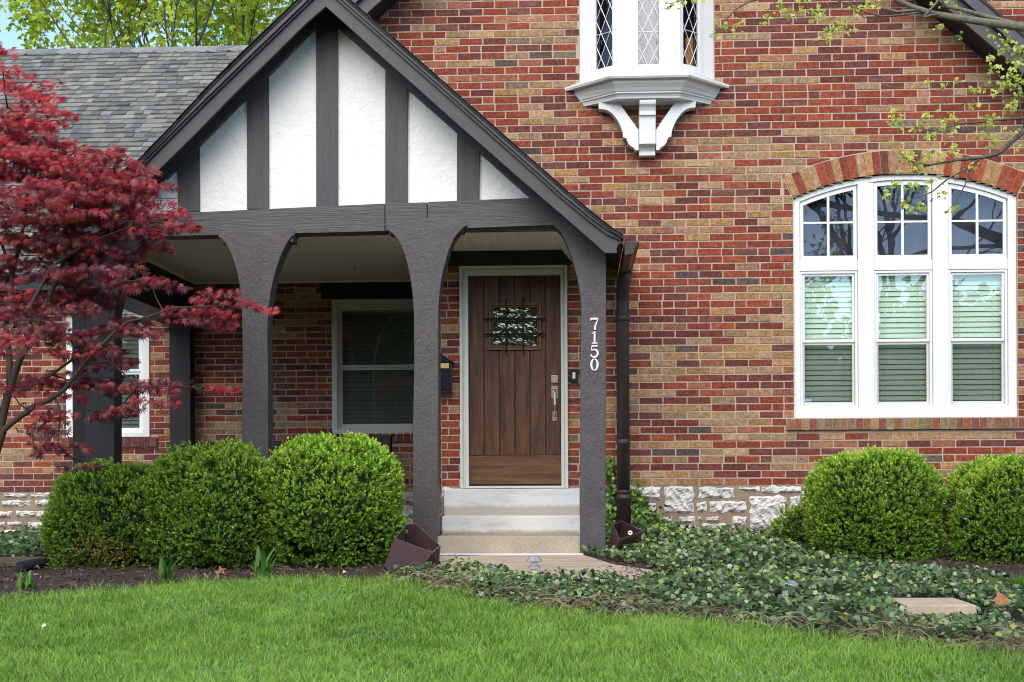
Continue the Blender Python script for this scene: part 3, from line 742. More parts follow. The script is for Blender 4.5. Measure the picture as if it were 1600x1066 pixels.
s.prism([(P(a, b, YR).x, P(a, b, YR).z) for a, b in [(945, 395), (964, 395), (963, 388), (966.6, 381.6), (972, 380), (972, 374.5), (970, 374)]], YR, YR + .035)
band(s, [p for p in midL], [p for p in botL], YR, YR + .035)
rk = s.build('rake_board', M['rake'], house)
s = MB(); band(s, off(outR, 3), off(midR, -5), YR - .05, YR + .03); band(s, off(outL, 3), off(midL, -5), YR - .05, YR + .03)
band(s, off(midR, -5), off(midR, 2), YR - .025, YR + .01); band(s, off(midL, -5), off(midL, 2), YR - .025, YR + .01)
s.build('rake_moulding', M['rake'], house)
# porch roof: shingled slabs running back from the rake
def roof_profile(lst, Y): return [(P(a, b, Y).x, P(a, b, Y).z) for a, b in lst]
pr_ = roof_profile(outR, YR - .05); plf = roof_profile(outL, YR - .05)
s = MB()
for prof, yend in ((pr_, -.001), (plf, 3.6)):
    for i in range(len(prof) - 1):
        (xa, za), (xb, zb) = prof[i], prof[i + 1]
        s.mesh([(xa, YR - .06, za + .006), (xb, YR - .06, zb + .006), (xb, yend, zb + .006), (xa, yend, za + .006), (xa, YR - .06, za - .022), (xb, YR - .06, zb - .022), (xb, yend, zb - .022), (xa, yend, za - .022)],
               [(0, 1, 2, 3), (7, 6, 5, 4), (0, 4, 5, 1), (1, 5, 6, 2), (0, 3, 7, 4)])
        n = 14 if i else 2; d = Vector((xb - xa, 0, zb - za)); L = d.length; k = 0
        while k * .12 < L:           # ragged shingle ends standing a little proud of the edge
            a_ = Vector((xa, 0, za)) + d.normalized() * (k * .12); b_ = Vector((xa, 0, za)) + d.normalized() * min(k * .12 + .125, L)
            j = random.uniform(0, .012)
            s.mesh([(a_.x, YR - .07 - j, a_.z + .008), (b_.x, YR - .07 - j, b_.z + .016), (b_.x, yend, b_.z + .016), (a_.x, yend, a_.z + .008), (b_.x, YR - .07 - j, b_.z + .004), (b_.x, yend, b_.z + .004)], [(0, 1, 2, 3), (1, 4, 5, 2), (0, 4, 1)])
            k += 1
s.build('porch_roof', M['roofdark'], house)
# dark soffit under the rake and eave
s = MB()
for prof, yend in ((roof_profile(outR, YR - .05), 0), (roof_profile(outL, YR - .05), 1.9)):
    for i in range(len(prof) - 1):
        (xa, za), (xb, zb) = prof[i], prof[i + 1]
        s.poly([(xa, YR, za - .07), (xb, YR, zb - .07), (xb, yend, zb - .07), (xa, yend, za - .07)])
s.build('soffit', M['black'], house)
# horizontal beam
s = MB(); YB = -1.145
def quad(m_, pts, y0, y1): m_.prism([(P(a, b, y0).x, P(a, b, y0).z) for a, b in pts], y0, y1)
quad(s, [(190, 371), (540 + 61, 361.5), (601, 318), (168, 338)], YB, -.95)
quad(s, [(346, 380), (458, 378), (458, 350), (346, 352)], YB - .002, -.97); quad(s, [(608, 366), (724, 362), (724, 340), (608, 342)], YB - .002, -.97)
quad(s, [(602, 361.5), (667, 359), (667, 316), (602, 318)], YB - .004, -.95)
quad(s, [(668, 359), (862, 352), (905, 362), (862, 308), (668, 315.5)], YB, -.95)
s.build('beam', M['timber'], house, bevel=.004)
# posts with curved brackets, each one outline
def arc(x0, y0, x1, y1, n=8, kx=.5):   # quarter-ellipse from (x0,y0) vertical tangent to (x1,y1)
    return [(x0 + (x1 - x0) * (1 - math.cos(math.pi / 2 * i / n)) ** 1.0, y0 + (y1 - y0) * math.sin(math.pi / 2 * i / n)) for i in range(n + 1)]
def curve(pts, n=5):
    out = []
    for i in range(len(pts) - 1):
        p0 = pts[max(i - 1, 0)]; p1 = pts[i]; p2 = pts[i + 1]; p3 = pts[min(i + 2, len(pts) - 1)]
        for k in range(n):
            t = k / n; out.append(tuple(.5 * ((2 * p1[j]) + (-p0[j] + p2[j]) * t + (2 * p0[j] - 5 * p1[j] + 4 * p2[j] - p3[j]) * t * t + (-p0[j] + 3 * p1[j] - 3 * p2[j] + p3[j]) * t ** 3) for j in (0, 1)))
    out.append(pts[-1]); return out
def post(outline, Yf_, dep, posz, label=None):
    s = MB(); y0 = Yf_
    n_ = len(outline); pts = [(P(a, b, y0).x, P(a, b, y0).z) for a, b in outline]
    s.prism(pts, y0, y0 + dep)
    return s.build('porch_post', M[posz or 'post'], house, bevel=.006)
YPP = -1.17
pA = curve([(378, 880), (378, 700), (379, 560), (377, 470), (371, 430), (362, 400), (352, 380), (341, 370)]) + curve([(341, 366), (352, 364), (375, 371), (404, 372), (430, 368), (448, 359), (456, 356)]) + curve([(461, 366), (451, 376), (440, 397), (429, 430), (421, 470), (418, 520), (419, 620), (419, 880)])
post(pA, YPP, .20, 0)
pB = curve([(645, 905), (645, 700), (647, 560), (646, 480), (640, 430), (630, 392), (618, 370), (604, 358)]) + curve([(604, 349), (620, 351), (645, 355), (675, 356), (700, 352), (716, 346), (727, 345)]) + curve([(730, 352), (718, 362), (706, 380), (696, 410), (688, 450), (685, 500), (685, 620), (683, 905)])
post(pB, YPP, .20, 0)
pC = curve([(906, 905), (906, 700), (907, 560), (908, 480), (902, 435), (891, 396), (878, 366), (862, 350)]) + [(864, 340), (884, 338), (900, 352), (947, 396)] + curve([(947, 400), (947, 600), (946, 905)])
pcp = post(pC, YPP, .20, 0)
pD = curve([(134, 905), (134, 700), (134, 560), (134, 470), (134, 380)]) + [(140, 372), (232, 366)] + curve([(240, 368), (222, 380), (205, 405), (190, 440), (181, 480), (179, 540), (179, 905)])
post(pD, YPP, .20, 'postdark')
# porch side: second post, side beam, rear pilaster
s = MB(); x0, x1 = PX(110, 600, -1.0), PX(131, 600, -1.0)
s.box(x0, x1, -.95, -.80, -.2, 2.5); s.build('porch_post', M['black'], house)
XCL = PX(303, 445, YW)
s = MB(); s.box(XCL - .35, XCL, -.94, YW - .01, 2.20, ZC + .2); s.build('side_beam', M['black'], house)
s = MB(); s.box(PX(265, 600, YW - .2), PX(297, 600, YW - .2), YW - .2, YW - .01, -.2, 2.2); s.build('pilaster', M['black'], house)
s = MB(); s.box(PX(503, 460, YW), XLOW, YW - .03, YW - .007, WZ1 + .004, ZC); s.build('lintel', M['black'], house)
s = MB(); s.box(PX(700, 400, -.03), PX(903, 400, -.03), -.035, -.008, DZ1 + .004, ZC - .01); s.build('lintel', M['black'], house)
# ceiling boards running front to back
s = MB(); XCR = PX(876, 388, 0); x = XCL
while x < XCR:
    xe = min(x + .086, XCR); yb = YW - .01 if x < XLOW else -.008
    s.box(x, xe - .004, -.95, yb, ZC, ZC + .012, 0); x += .086
s.box(XCL, XCR, -.95, -.008, ZC + .006, ZC + .02, 0); s.box(XCL, XLOW, -.008, YW - .01, ZC + .006, ZC + .02, 0)
sl = 1.2
for k in range(4):
    a = XCR + k * .06; b = a + .057; za = ZC - (a - XCR) * sl; zb = ZC - (b - XCR) * sl
    s.mesh([(a, -.95, za), (b, -.95, zb), (b, -.008, zb), (a, -.008, za), (a, -.95, za + .02), (b, -.95, zb + .02), (b, -.008, zb + .02), (a, -.008, za + .02)], [(0, 1, 2, 3), (4, 5, 6, 7), (0, 1, 5, 4)])
s.box(XCL, XLOW, YW - .035, YW - .012, ZC - .02, ZC, 0); s.box(XLOW, XCR, -.03, -.008, ZC - .018, ZC, 0); s.box(XCL, XCL + .02, -.95, YW - .036, ZC - .02, ZC, 0)
s.obox((XCR, -.02, ZC - .01), (XCR + .23, -.02, ZC - .01 - .23 * sl), .02, .02, (0, 1, 0))
s.build('porch_ceiling', M['ceiling'], house)
for (a, b) in ((351, 419), (543, 413)):
    p = P(a, b, .3); s = MB(); s.tube([(p.x, .3 + .4, ZC + .002), (p.x, .3 + .4, ZC - .05), (p.x + .012, .7, ZC - .065)], .004, 6); s.build('ceiling_hook', M['iron'], house)
s = MB(); s.box(XCL - .4, XLOW, -.9, YW - .02, -.3, -.03); s.build('porch_floor', M['patio'], house)

# house numbers 7150 on the right post
def ribbon(m_, pts, wd, y0, y1):
    L_, R_ = [], []
    for i, p in enumerate(pts):
        a = pts[max(i - 1, 0)]; b = pts[min(i + 1, len(pts) - 1)]; dx, dz = b[0] - a[0], b[1] - a[1]; l = math.hypot(dx, dz) or 1
        w_ = wd[i] / 2 if hasattr(wd, '__len__') else wd / 2
        L_.append((p[0] - dz / l * w_, p[1] + dx / l * w_)); R_.append((p[0] + dz / l * w_, p[1] - dx / l * w_))
    for i in range(len(pts) - 1): m_.prism([L_[i], L_[i + 1], R_[i + 1], R_[i]], y0, y1)
for ch, cy in (('7', 506.5), ('1', 527.5), ('5', 549), ('0', 570)):
    c = P(928.8, cy, YPP); s = MB(); h = 19 / 191; hh = h / 2; y0, y1 = YPP - .012, YPP - .001; a = c.x; z = c.z
    def q(l): return [(a + u * hh, z + v * hh) for u, v in l]
    if ch == '7': ribbon(s, q([(-.62, .86), (.62, .86)]), .016, y0, y1); ribbon(s, q([(-.60, .95), (-.60, .50)]), [.010, .005], y0 - .001, y1); ribbon(s, q([(.60, .82), (.30, .15), (.10, -.45), (.08, -.98)]), [.008, .011, .015, .017], y0, y1 )
    if ch == '1': ribbon(s, q([(.02, 1), (.02, -.95)]), .015, y0, y1); ribbon(s, q([(-.42, .62), (.02, .97)]), .006, y0 - .001, y1); ribbon(s, q([(-.45, -.95), (.48, -.95)]), .009, y0 - .001, y1)
    if ch == '5': ribbon(s, q([(-.42, .88), (.52, .88)]), .014, y0, y1); ribbon(s, q([(-.42, .92), (-.46, .10)]), .007, y0 - .001, y1); ribbon(s, q(curve([(-.46, .08), (-.1, .28), (.32, .16), (.55, -.3), (.35, -.78), (-.05, -.96), (-.45, -.85), (-.60, -.62)], 4)), [.005 + .012 * math.sin(math.pi * min(i / 28, 1)) ** .8 for i in range(29)], y0, y1); ribbon(s, q([(-.62, -.55), (-.5, -.75)]), .016, y0 - .001, y1)
    if ch == '0': ribbon(s, q([(math.sin(t) * .52, math.cos(t) * .93) for t in [2 * math.pi * i / 28 for i in range(29)]]), [.006 + .012 * abs(math.sin(2 * math.pi * i / 28)) for i in range(29)], y0, y1)
    s.build('house_number', M['numeral'], house)

# gutter and round downspout
s = MB(); g0 = P(976, 372, YR); g1 = P(998, 377, YR)
gxa, gxb, gzt = g0.x + .0, g1.x, g1.z
prof = [(gxa, gzt - .0), (gxb, gzt), (gxb, gzt - .012), (gxb - .02, gzt - .03), (gxb - .05, gzt - .095), (gxa, gzt - .105)]
s.prism(prof, YR + .02, -.02); s.box(gxb - .012, gxb + .006, YR + .018, -.018, gzt - .014, gzt + .003)
s.build('gutter', M['pipe'], house)
s = MB(); dx = PX(973.5, 600, -.12); yd = -.12
s.tube([(gxa + .045, -.30, gzt - .08), (gxa + .03, -.25, gzt - .16), (dx, -.15, gzt - .25), (dx, yd, gzt - .36), (dx, yd, PZ(973, 770, yd))], .057, 20)
zh = PZ(973, 770, yd)
s.lathe(dx, yd, [(.064, zh - .45), (.064, zh - .06), (.072, zh - .055), (.072, zh - .035), (.066, zh - .03), (.066, zh - .005), (.074, zh), (.074, zh + .022), (.06, zh + .026)], 22)
for py in (498, 691): z = PZ(973, py, yd); s.lathe(dx, yd, [(.0575, z - .025), (.0625, z - .024), (.0625, z + .024), (.0575, z + .025)], 22)
s.build('downspout', M['pipe'], house, smooth=False)
for p_ in [bpy.data.objects['downspout']]:
    for f_ in p_.data.polygons: f_.use_smooth = len(f_.vertices) == 4

# ------------------------------------------------------------------ oriel window
proj_ = .30; fh = .258; wh = (BXR - BXL) / 2; BXF = PX(1013, 60, -.3)
zO = 4.08; zT = 6.0
c0 = (BXL, 0); c1 = (BXF - fh, -proj_); c2 = (BXF + fh, -proj_); c3 = (BXR, 0)
ow = MB()
def ppanel(m_, p0, p1, z0, z1, u0, u1, gz_, th=.03):
    """flat wall panel from p0 to p1 in plan with a glazed opening between fractions u0..u1 above gz_"""
    d = Vector((p1[0] - p0[0], p1[1] - p0[1], 0)); n = Vector((-d.y, d.x, 0)).normalized() * -1
    if n.y > 0: n = -n
    def pt(u, z, o): q_ = Vector((p0[0], p0[1], z)) + d * u - n * o; return q_
    def slab(ua, ub, za, zb, o0, o1):
        v = [pt(u, z, o) for u in (ua, ub) for o in (o0, o1) for z in (za, zb)]
        m_.mesh(v, [(0, 1, 3, 2), (4, 6, 7, 5), (0, 4, 5, 1), (2, 3, 7, 6), (0, 2, 6, 4), (1, 5, 7, 3)])
    slab(0, u0, z0, z1, 0, th); slab(u1, 1, z0, z1, 0, th); slab(u0, u1, z0, gz_, 0, th)
    L = d.length; e = .06 / L
    e = min(e, u0 * .6, (1 - u1) * .6)
    slab(u0 - e, u0 + .012 / L, gz_ - .10, z1, -.012, -.0005); slab(u1 - .012 / L, u1 + e, gz_ - .10, z1, -.012, -.0005); slab(u0 + .012 / L, u1 - .012 / L, gz_ - .10, gz_ + .01, -.012, -.0005)
    return pt, slab
zg = [PZ(945, 110, -.15), PZ(1012, 103, -.3), PZ(1078, 107, -.15)]
info = []
for (p0, p1, u0, u1, zg_) in ((c0, c1, .40, .88, zg[0]), (c1, c2, .30, .70, zg[1]), (c2, c3, .10, .58, zg[2])):
    pt, slab = ppanel(ow, p0, p1, zO, zT, u0, u1, zg_); info.append((pt, u0, u1, zg_))
for c in (c1, c2): ow.box(c[0] - .022, c[0] + .022, c[1] - .014, c[1] + .02, zO, zT)
ow.prism([(BXL, zT), (BXR, zT), (BXR, zT + .05), (BXL, zT + .05)], -.3, 0)
oriel = ow.build('oriel_window', M['white'], house, bevel=.003)
for k, (pt, u0, u1, zg_) in enumerate(info):
    g = MB(); g.poly([pt(u0, zg_, .018), pt(u1, zg_, .018), pt(u1, zT, .018), pt(u0, zT, .018)])
    g.build('pane', M['glasslead'], oriel)
    L = (pt(u1, 0, 0) - pt(u0, 0, 0)).length; s = MB()
    H = L * 2.05; hw = L / (1.0 if k != 1 else 1.0)
    z = zg_ - H * .25; rows = int((zT - zg_) / (H / 2)) + 2
    def lead(a_, b_):   # clip to the pane (fractions, z)
        (ua, za), (ub, zb) = a_, b_
        for axis_lo, axis_hi, ax in ((0, 1, 0), (zg_, zT, 1)):
            pa, pb = (ua, za), (ub, zb); va, vb = pa[ax], pb[ax]
            if va == vb:
                if not (axis_lo <= va <= axis_hi): return
                continue
            t0, t1 = 0, 1
            for lim in (axis_lo, axis_hi):
                t = (lim - va) / (vb - va)
                if (lim == axis_lo and vb > va) or (lim == axis_hi and vb < va): t0 = max(t0, t)
                else: t1 = min(t1, t)
            if t1 <= t0: return
            (ua, za), (ub, zb) = (ua + (ub - ua) * t0, za + (zb - za) * t0), (ua + (ub - ua) * t1, za + (zb - za) * t1)
        f_ = lambda u, zz: pt(u0 + (u1 - u0) * u, zz, .014)
        if (f_(ua, za) - f_(ub, zb)).length > .01: s.obox(f_(ua, za), f_(ub, zb), .0055, .006, (0, 1, 0))
    for j in range(-3, 14):
        z = zg_ + H * .5 * j
        lead((0, z), (1, z + H)); lead((1, z), (0, z + H))
    lead((0, zg_ + H * .72), (1, zg_ + H * .72))
    s.build('lead_lattice', M['lead'], oriel)
s = MB(); s.box(BXL + .06, BXR - .06, .25, .27, zO, zT); s.box(BXF - .2, BXF + .2, -.22, -.20, zO + .02, zT, 1); s.box(PX(1071, 60, .0), PX(1083, 60, 0), -.02, .0, zO + .02, PZ(1078, 60, 0), 2)
s.box(BXL + .06, BXR - .06, -.2, .24, zO - .0, zO + .01); s.build('room_interior', [M['room'], M['curtain'], M['amber']], oriel)
# moulded base
lv = [(4.088, .745, .345, .405), (4.062, .745, .345, .415), (4.046, .735, .340, .405), (4.044, .66, .315, .36), (4.02, .655, .31, .355), (3.985, .63, .298, .32), (3.960, .615, .292, .30), (3.956, .60, .285, .29), (3.944, .60, .285, .29), (3.94, .588, .278, .275), (3.92, .575, .272, .26), (3.905, .57, .27, .255)]
vs = []
for z, a, b, p in lv: vs += [(BX - a, .0, z - (.012 if z > 4.08 else 0)), (BXF - b, -p, z), (BXF + b, -p, z), (BX + a, .0, z - (.012 if z > 4.08 else 0))]
fs = [(i * 4 + k, i * 4 + k + 1, i * 4 + k + 5, i * 4 + k + 4) for i in range(len(lv) - 1) for k in range(3)]
s = MB(); s.mesh(vs, fs); s.poly([vs[0], vs[1], vs[2], vs[3]]); s.poly(vs[-4:][::-1]); s.build('moulded_base', M['white'], oriel)
# corbel and curved brackets
xc = PX(1011.5, 200, -.15); cw = .072; 
prf = [(0, 3.905), (.245, 3.905), (.245, 3.88), (.24, 3.86), (.215, 3.835), (.195, 3.80), (.19, 3.765), (.205, 3.762), (.205, 3.75), (.18, 3.745), (.165, 3.60), (.16, 3.46), (.17, 3.455), (.17, 3.44), (.135, 3.435), (.10, 3.41), (.085, 3.375), (.095, 3.355), (.095, 3.33), (0, 3.325)]
prf = [(p, 3.905 - (3.905 - z) * .80) for p, z in prf]; s = MB(); n = len(prf); zoff = -.01
v = [(xc - cw, -p, z + zoff) for p, z in prf] + [(xc + cw, -p, z + zoff) for p, z in prf]
s.mesh(v, [tuple(range(n)), tuple(range(2 * n - 1, n - 1, -1))] + [(i, i + n, (i + 1) % n + n, (i + 1) % n) for i in range(n)])
s.build('corbel', M['white'], oriel, bevel=.002)
bl = [(308, 660), (435, 655), (565, 835), (565, 965), (543, 965), (536, 950)] + curve([(518, 940), (500, 922), (487, 888)], 3) + [(466, 882)] + curve([(464, 850), (440, 790), (400, 735), (360, 708), (310, 700)], 4)
for sgn in (1, -1):
    s = MB(); q_ = []
    for a, b in bl:
        p = P(860 + a / 4.1, b / 4.1, -.12); q_.append((xc + sgn * (p.x - xc), p.z))
    if sgn < 0: q_ = q_[::-1]
    s.prism(q_, -.13, -.02); s.build('bracket', M['white'], oriel, bevel=.003)

# ------------------------------------------------------------------ main roof (rakes of the big gable) and wing roof
def edge3(pts, Y): return [(P(a, b, Y).x, P(a, b, Y).z) for a, b in pts]
OV = -.38
(xa, za), (xb, zb) = edge3([(1507.5, 35.6), (1580, 97.5)], OV); mR = (zb - za) / (xb - xa)
(xc1, zc1), (xd1, zd1) = edge3([(572, 21.8), (593, 0)], OV); mL = .88
# apex where the two board lines meet
xap = ((za - mR * xa) - (zc1 - mL * xc1)) / (mL - mR); zap = zc1 + mL * (xap - xc1)
th = .26
ends = {'R': (5.9, za + mR * (5.9 - xa)), 'L': (XUP - .35, zc1 + mL * (XUP - .35 - xc1))}
for key, slab_m in (('R', mR), ('L', mL)):
    ex_, ez_ = ends[key]
    s = MB(); s.prism([(xap, zap), (ex_, ez_), (ex_, ez_ + th), (xap, zap + th)] if key == 'R' else [(ex_, ez_), (xap, zap), (xap, zap + th), (ex_, ez_ + th)], OV, OV + .04, 0)
    s.prism([(xap, zap + th - .1), (ex_, ez_ + th - .1), (ex_, ez_ + th + .02), (xap, zap + th + .02)] if key == 'R' else [(ex_, ez_ + th - .1), (xap, zap + th - .1), (xap, zap + th + .02), (ex_, ez_ + th + .02)], OV - .05, OV - .001, 0)
    s.build('main_rake_board', M['rake'], house)
    s = MB(); s.prism([(xap, zap + th + .02), (ex_, ez_ + th + .02), (ex_, ez_ + th + .05), (xap, zap + th + .05)] if key == 'R' else [(ex_, ez_ + th + .02), (xap, zap + th + .02), (xap, zap + th + .05), (ex_, ez_ + th + .05)], OV - .06, 9, 0)
    s.build('main_roof', M['roofdark'], house)
    s = MB(); s.prism([(xap, zap + .02), (ex_, ez_ + .02), (ex_, ez_ + .05), (xap, zap + .05)] if key == 'R' else [(ex_, ez_ + .02), (xap, zap + .02), (xap, zap + .05), (ex_, ez_ + .05)], OV + .041, 8.9, 0)
    s.build('main_soffit', M['black'], house)

# wing roof of individual shingles
E0 = Vector((0, 1.55, 2.66)); sl = .8; ang = math.atan(sl); up = Vector((0, math.cos(ang), math.sin(ang))); nr = Vector((0, -math.sin(ang), math.cos(ang)))
pR = P(390, 71, 6.0); pLft = P(0, 83, 6.0)
# ridge distance: solve along slope so that the ridge projects to y=77
def py_of(v): return proj(v)[1]
xm = PX(200, 77, 6)
lo, hi = 2.0, 9.0
for _ in range(40):
    mid = (lo + hi) / 2
    if py_of(Vector((xm, 0, 0)) + E0 + up * mid) > 78: lo = mid
    else: hi = mid
SL = lo
s = MB(); xl, xr_ = -10.0, .3
s.poly([Vector((xl, 0, 0)) + E0, Vector((xr_, 0, 0)) + E0, Vector((xr_, 0, 0)) + E0 + up * SL, Vector((xl, 0, 0)) + E0 + up * SL], 0, (.05, .05, .05))
Rg = E0 + up * SL
s.poly([Vector((xl, 0, 0)) + Rg, Vector((xr_, 0, 0)) + Rg, Vector((xr_, 4.6, -3.6)) + Rg, Vector((xl, 4.6, -3.6)) + Rg], 0, (.16, .16, .16))
SHC = [(.235, .23, .225), (.20, .205, .21), (.26, .255, .24), (.17, .178, .185), (.30, .30, .285), (.22, .21, .19), (.25, .265, .265), (.15, .155, .16)]
k = 0; expo = .127
while k * expo < SL - .02:
    x = xl + random.uniform(-.3, 0); h0 = k * expo; h1 = min(h0 + expo + .01, SL)
    while x < xr_:
        L = random.uniform(.075, .17); c = random.choice(SHC); f = random.uniform(.85, 1.15)
        thk = random.uniform(.012, .030); jx = random.uniform(0, .006)
        a = Vector((x, 0, 0)) + E0 + up * h0; b = Vector((x + L - .003, 0, 0)) + E0 + up * h0
        c4 = Vector((x + L - .003, 0, 0)) + E0 + up * h1; d4 = Vector((x, 0, 0)) + E0 + up * h1
        s.mesh([a + nr * thk - up * jx, b + nr * thk - up * jx, c4 + nr * .003, d4 + nr * .003, a - up * jx, b - up * jx], [(0, 1, 2, 3), (4, 5, 1, 0), (1, 5, 2), (0, 3, 4)], 0, (c[0] * f * .84, c[1] * f * .84, c[2] * f * .78))
        x += L
    k += 1
x = xl
while x < xr_:       # ridge caps
    c = random.choice(SHC[:4]); a = Vector((x, 0, .03 + random.uniform(0, .006))) + Rg
    s.mesh([a + Vector((0, -.14, -.095)), a + Vector((.20, -.14, -.11)), a + Vector((.20, 0, 0)), a, a + Vector((0, .14, -.10)), a + Vector((.20, .14, -.11)), a + Vector((0, -.14, -.115)), a + Vector((.2, -.14, -.125))],
           [(0, 1, 2, 3), (3, 2, 5, 4), (6, 7, 1, 0)], 0, c); x += .145
s.build('wing_roof', M['shingle'], house)
s = MB(); s.box(xl, XCL - .36, 1.50, 1.54, 2.50, 2.66); s.box(xl, XCL - .36, 1.54, YW, 2.52, 2.54); s.box(xl, xl + .05, 1.9, 11, 2.5, 2.7)
s.build('wing_fascia', M['black'], house)
s = MB(); s.poly([(xl, YW, -.3), (xl, 11, -.3), (xl, 11, 2.7), (xl, E0.y + 5, 6.5), (xl, YW, 2.7)], 0); s.build('end_wall', M['mortar'], house)

# chimney behind the right rake
s = MB(); Yk = 1.1; kx0 = PX(1532, 30, Yk); kz = 4.2
brick_wall(s, kx0, kx0 + 1.3, kz, kz + 3.4, Yk, [], [], 21)
s.poly([(kx0, Yk, kz), (kx0, Yk + .9, kz), (kx0, Yk + .9, kz + 3.4), (kx0, Yk, kz + 3.4)], 1); s.poly([(kx0, Yk, kz + 3.4), (kx0 + 1.3, Yk, kz + 3.4), (kx0 + 1.3, Yk + .9, kz + 3.4), (kx0, Yk + .9, kz + 3.4)], 1)
ks0 = PX(1512, 30, Yk)
n = 26
for k in range(n):        # sloping shoulder of bricks on edge
    z = kz + .1 + k * CP; d = max(0, (5.4 - z)) * .55
    _, c = brick_cols(3, z, 2, None)
    s.box(kx0 - .06 - d, kx0 - .002, Yk - .006, Yk + .5, z + MJ / 2, z + CP - MJ / 2, 0, c); s.box(kx0 - .055 - d, kx0 - .003, Yk, Yk + .49, z - MJ / 2, z + MJ / 2, 1)
s.build('chimney', [M['brick'], M['mortar']], house)

# ------------------------------------------------------------------ small things on the porch wall
p = P(697, 590, -.09); mbx = empty('mailbox', (p.x, -.01, p.z - .13), 'small black wall mailbox with a brass plate left of the front door', 'mailbox')
xa, xb = PX(662, 590, -.12), PX(708, 590, -.12); z0 = PZ(690, 612, -.12); z1 = PZ(690, 567, -.12)
s = MB(); s.box(xa, xb - .012, -.13, -.008, z0, z1); s.box(xa + .01, xb - .05, -.137, -.1305, z0 + .02, z1 - .09); s.box(xa, xb - .008, -.134, -.009, z0 - .008, z0); s.build('body', M['mailbox'], mbx, bevel=.004)
s = MB(); xm = (xa + xb) / 2; zt = PZ(690, 551, -.1)
s.prism([(xa - .012, z1 + .001), (xb + .002, z1 + .001), (xb + .002, z1 + .018), (xb - .03, z1 + .03), (xm + .06, z1 + .06), (xm + .02, zt), (xm - .02, zt), (xm - .06, z1 + .06), (xa + .02, z1 + .03), (xa - .012, z1 + .018)], -.145, -.008); s.build('lid', M['mailbox'], mbx, bevel=.004)
s = MB(); s.box(PX(685, 575, -.14), PX(701.5, 575, -.14), -.140, -.1375, PZ(690, 575.5, -.14), PZ(690, 567.5, -.14)); s.build('name_plate', M['brass'], mbx)
p = P(896.8, 587, -.02); db = empty('doorbell', (p.x, -.008, p.z), 'black doorbell with a pale push button right of the white door casing', 'doorbell')
s = MB(); s.box(p.x - .040, p.x + .040, -.036, -.008, p.z - .062, p.z + .062); s.build('plate', M['plastic'], db, bevel=.008)
s = MB(); s.box(p.x - .013, p.x + .013, -.041, -.0365, p.z - .028, p.z + .028); s.build('button', M['lens'], db, bevel=.002)

# porch chairs behind the shrubs
def slat_chair(px0, px1, pytop, Y, label):
    x0, x1 = PX(px0, 700, Y), PX(px1, 700, Y); zt = PZ(500, pytop, Y); fl = -.03
    e = empty('porch_chair', ((x0 + x1) / 2, Y, fl), label, 'chair', 'slatted chairs on the porch')
    s = MB(); n = 7
    for k in range(n): z = zt - .062 * (k + 1); s.box(x0, x1, Y - .012, Y + .012, z + .003, z + .062)
    s.build('backrest', M['chair'], e)
    s = MB()
    for k in range(6): s.box(x0, x1, Y - .52 + k * .085, Y - .52 + k * .085 + .078, fl + .42, fl + .445)
    s.build('seat', M['chair'], e)
    for x in (x0 - .012, x1 + .012):
        s = MB(); s.tube([(x, Y + .015, zt - .48), (x, Y + .02, zt - .02), (x + .01, Y, zt + .005), (x + .03, Y - .03, zt + .005)] if x > x0 else [(x, Y + .015, zt - .48), (x, Y + .02, zt - .02)], .011, 8)
        s.tube([(x, Y + .015, zt - .48), (x, Y, fl)], .011, 8); s.tube([(x, Y - .50, fl), (x, Y - .50, fl + .62), (x, Y - .47, fl + .65), (x, Y, fl + .65)], .011, 8)
        s.build('side_frame', M['iron'], e, smooth=True)
slat_chair(352, 447, 688, 1.35, 'dark slatted chair behind the middle shrub and left of the window')
slat_chair(545, 609, 682, 1.35, 'dark slatted chair with a curved black frame under the porch window')

# bent steel boxes at the foot of the posts
def steel_box(rim, bottom, origin, label, extra=None):
    s = MB(); n = len(rim)
    rimw = [P(*r) for r in rim]; botw = [P(*b) for b in bottom]
    for i_, j_ in ((n - 1, 0),):            # keep the broad front sheet flat
        nn = (rimw[i_] - rimw[j_]).cross(botw[j_] - rimw[j_]); d_ = ray(*bottom[i_][:2]); t_ = (rimw[j_] - CAM).dot(nn) / d_.dot(nn); botw[i_] = CAM + d_ * t_
    cr = sum(rimw, Vector()) / n; cb = sum(botw, Vector()) / n
    ri = [r + (cr - r).normalized() * .009 for r in rimw]; bi = [b + (cb - b).normalized() * .006 + Vector((0, 0, .006)) for b in botw]
    v = rimw + botw + ri + bi
    f = []
    for i in range(n):
        j = (i + 1) % n
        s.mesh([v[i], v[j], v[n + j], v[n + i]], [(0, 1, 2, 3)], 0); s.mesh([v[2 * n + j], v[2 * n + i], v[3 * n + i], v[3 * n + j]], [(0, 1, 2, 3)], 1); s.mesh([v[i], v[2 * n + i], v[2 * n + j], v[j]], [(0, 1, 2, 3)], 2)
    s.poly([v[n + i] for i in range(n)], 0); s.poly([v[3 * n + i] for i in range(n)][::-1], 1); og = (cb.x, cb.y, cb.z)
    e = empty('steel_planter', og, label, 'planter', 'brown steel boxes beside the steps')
    s.build('box', [M['rust'], M['rustshade'], M['rustlight']], e)
    return e
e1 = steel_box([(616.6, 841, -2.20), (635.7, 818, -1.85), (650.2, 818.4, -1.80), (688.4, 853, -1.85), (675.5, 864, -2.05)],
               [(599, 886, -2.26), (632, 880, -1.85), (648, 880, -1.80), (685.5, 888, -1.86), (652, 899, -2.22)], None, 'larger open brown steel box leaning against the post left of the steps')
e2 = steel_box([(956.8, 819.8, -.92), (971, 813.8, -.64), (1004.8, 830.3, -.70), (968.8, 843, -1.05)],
               [(949, 862, -.97), (968, 852, -.64), (998, 862, -.70), (958, 872, -1.08)], None, 'smaller open brown steel box under the round downspout')
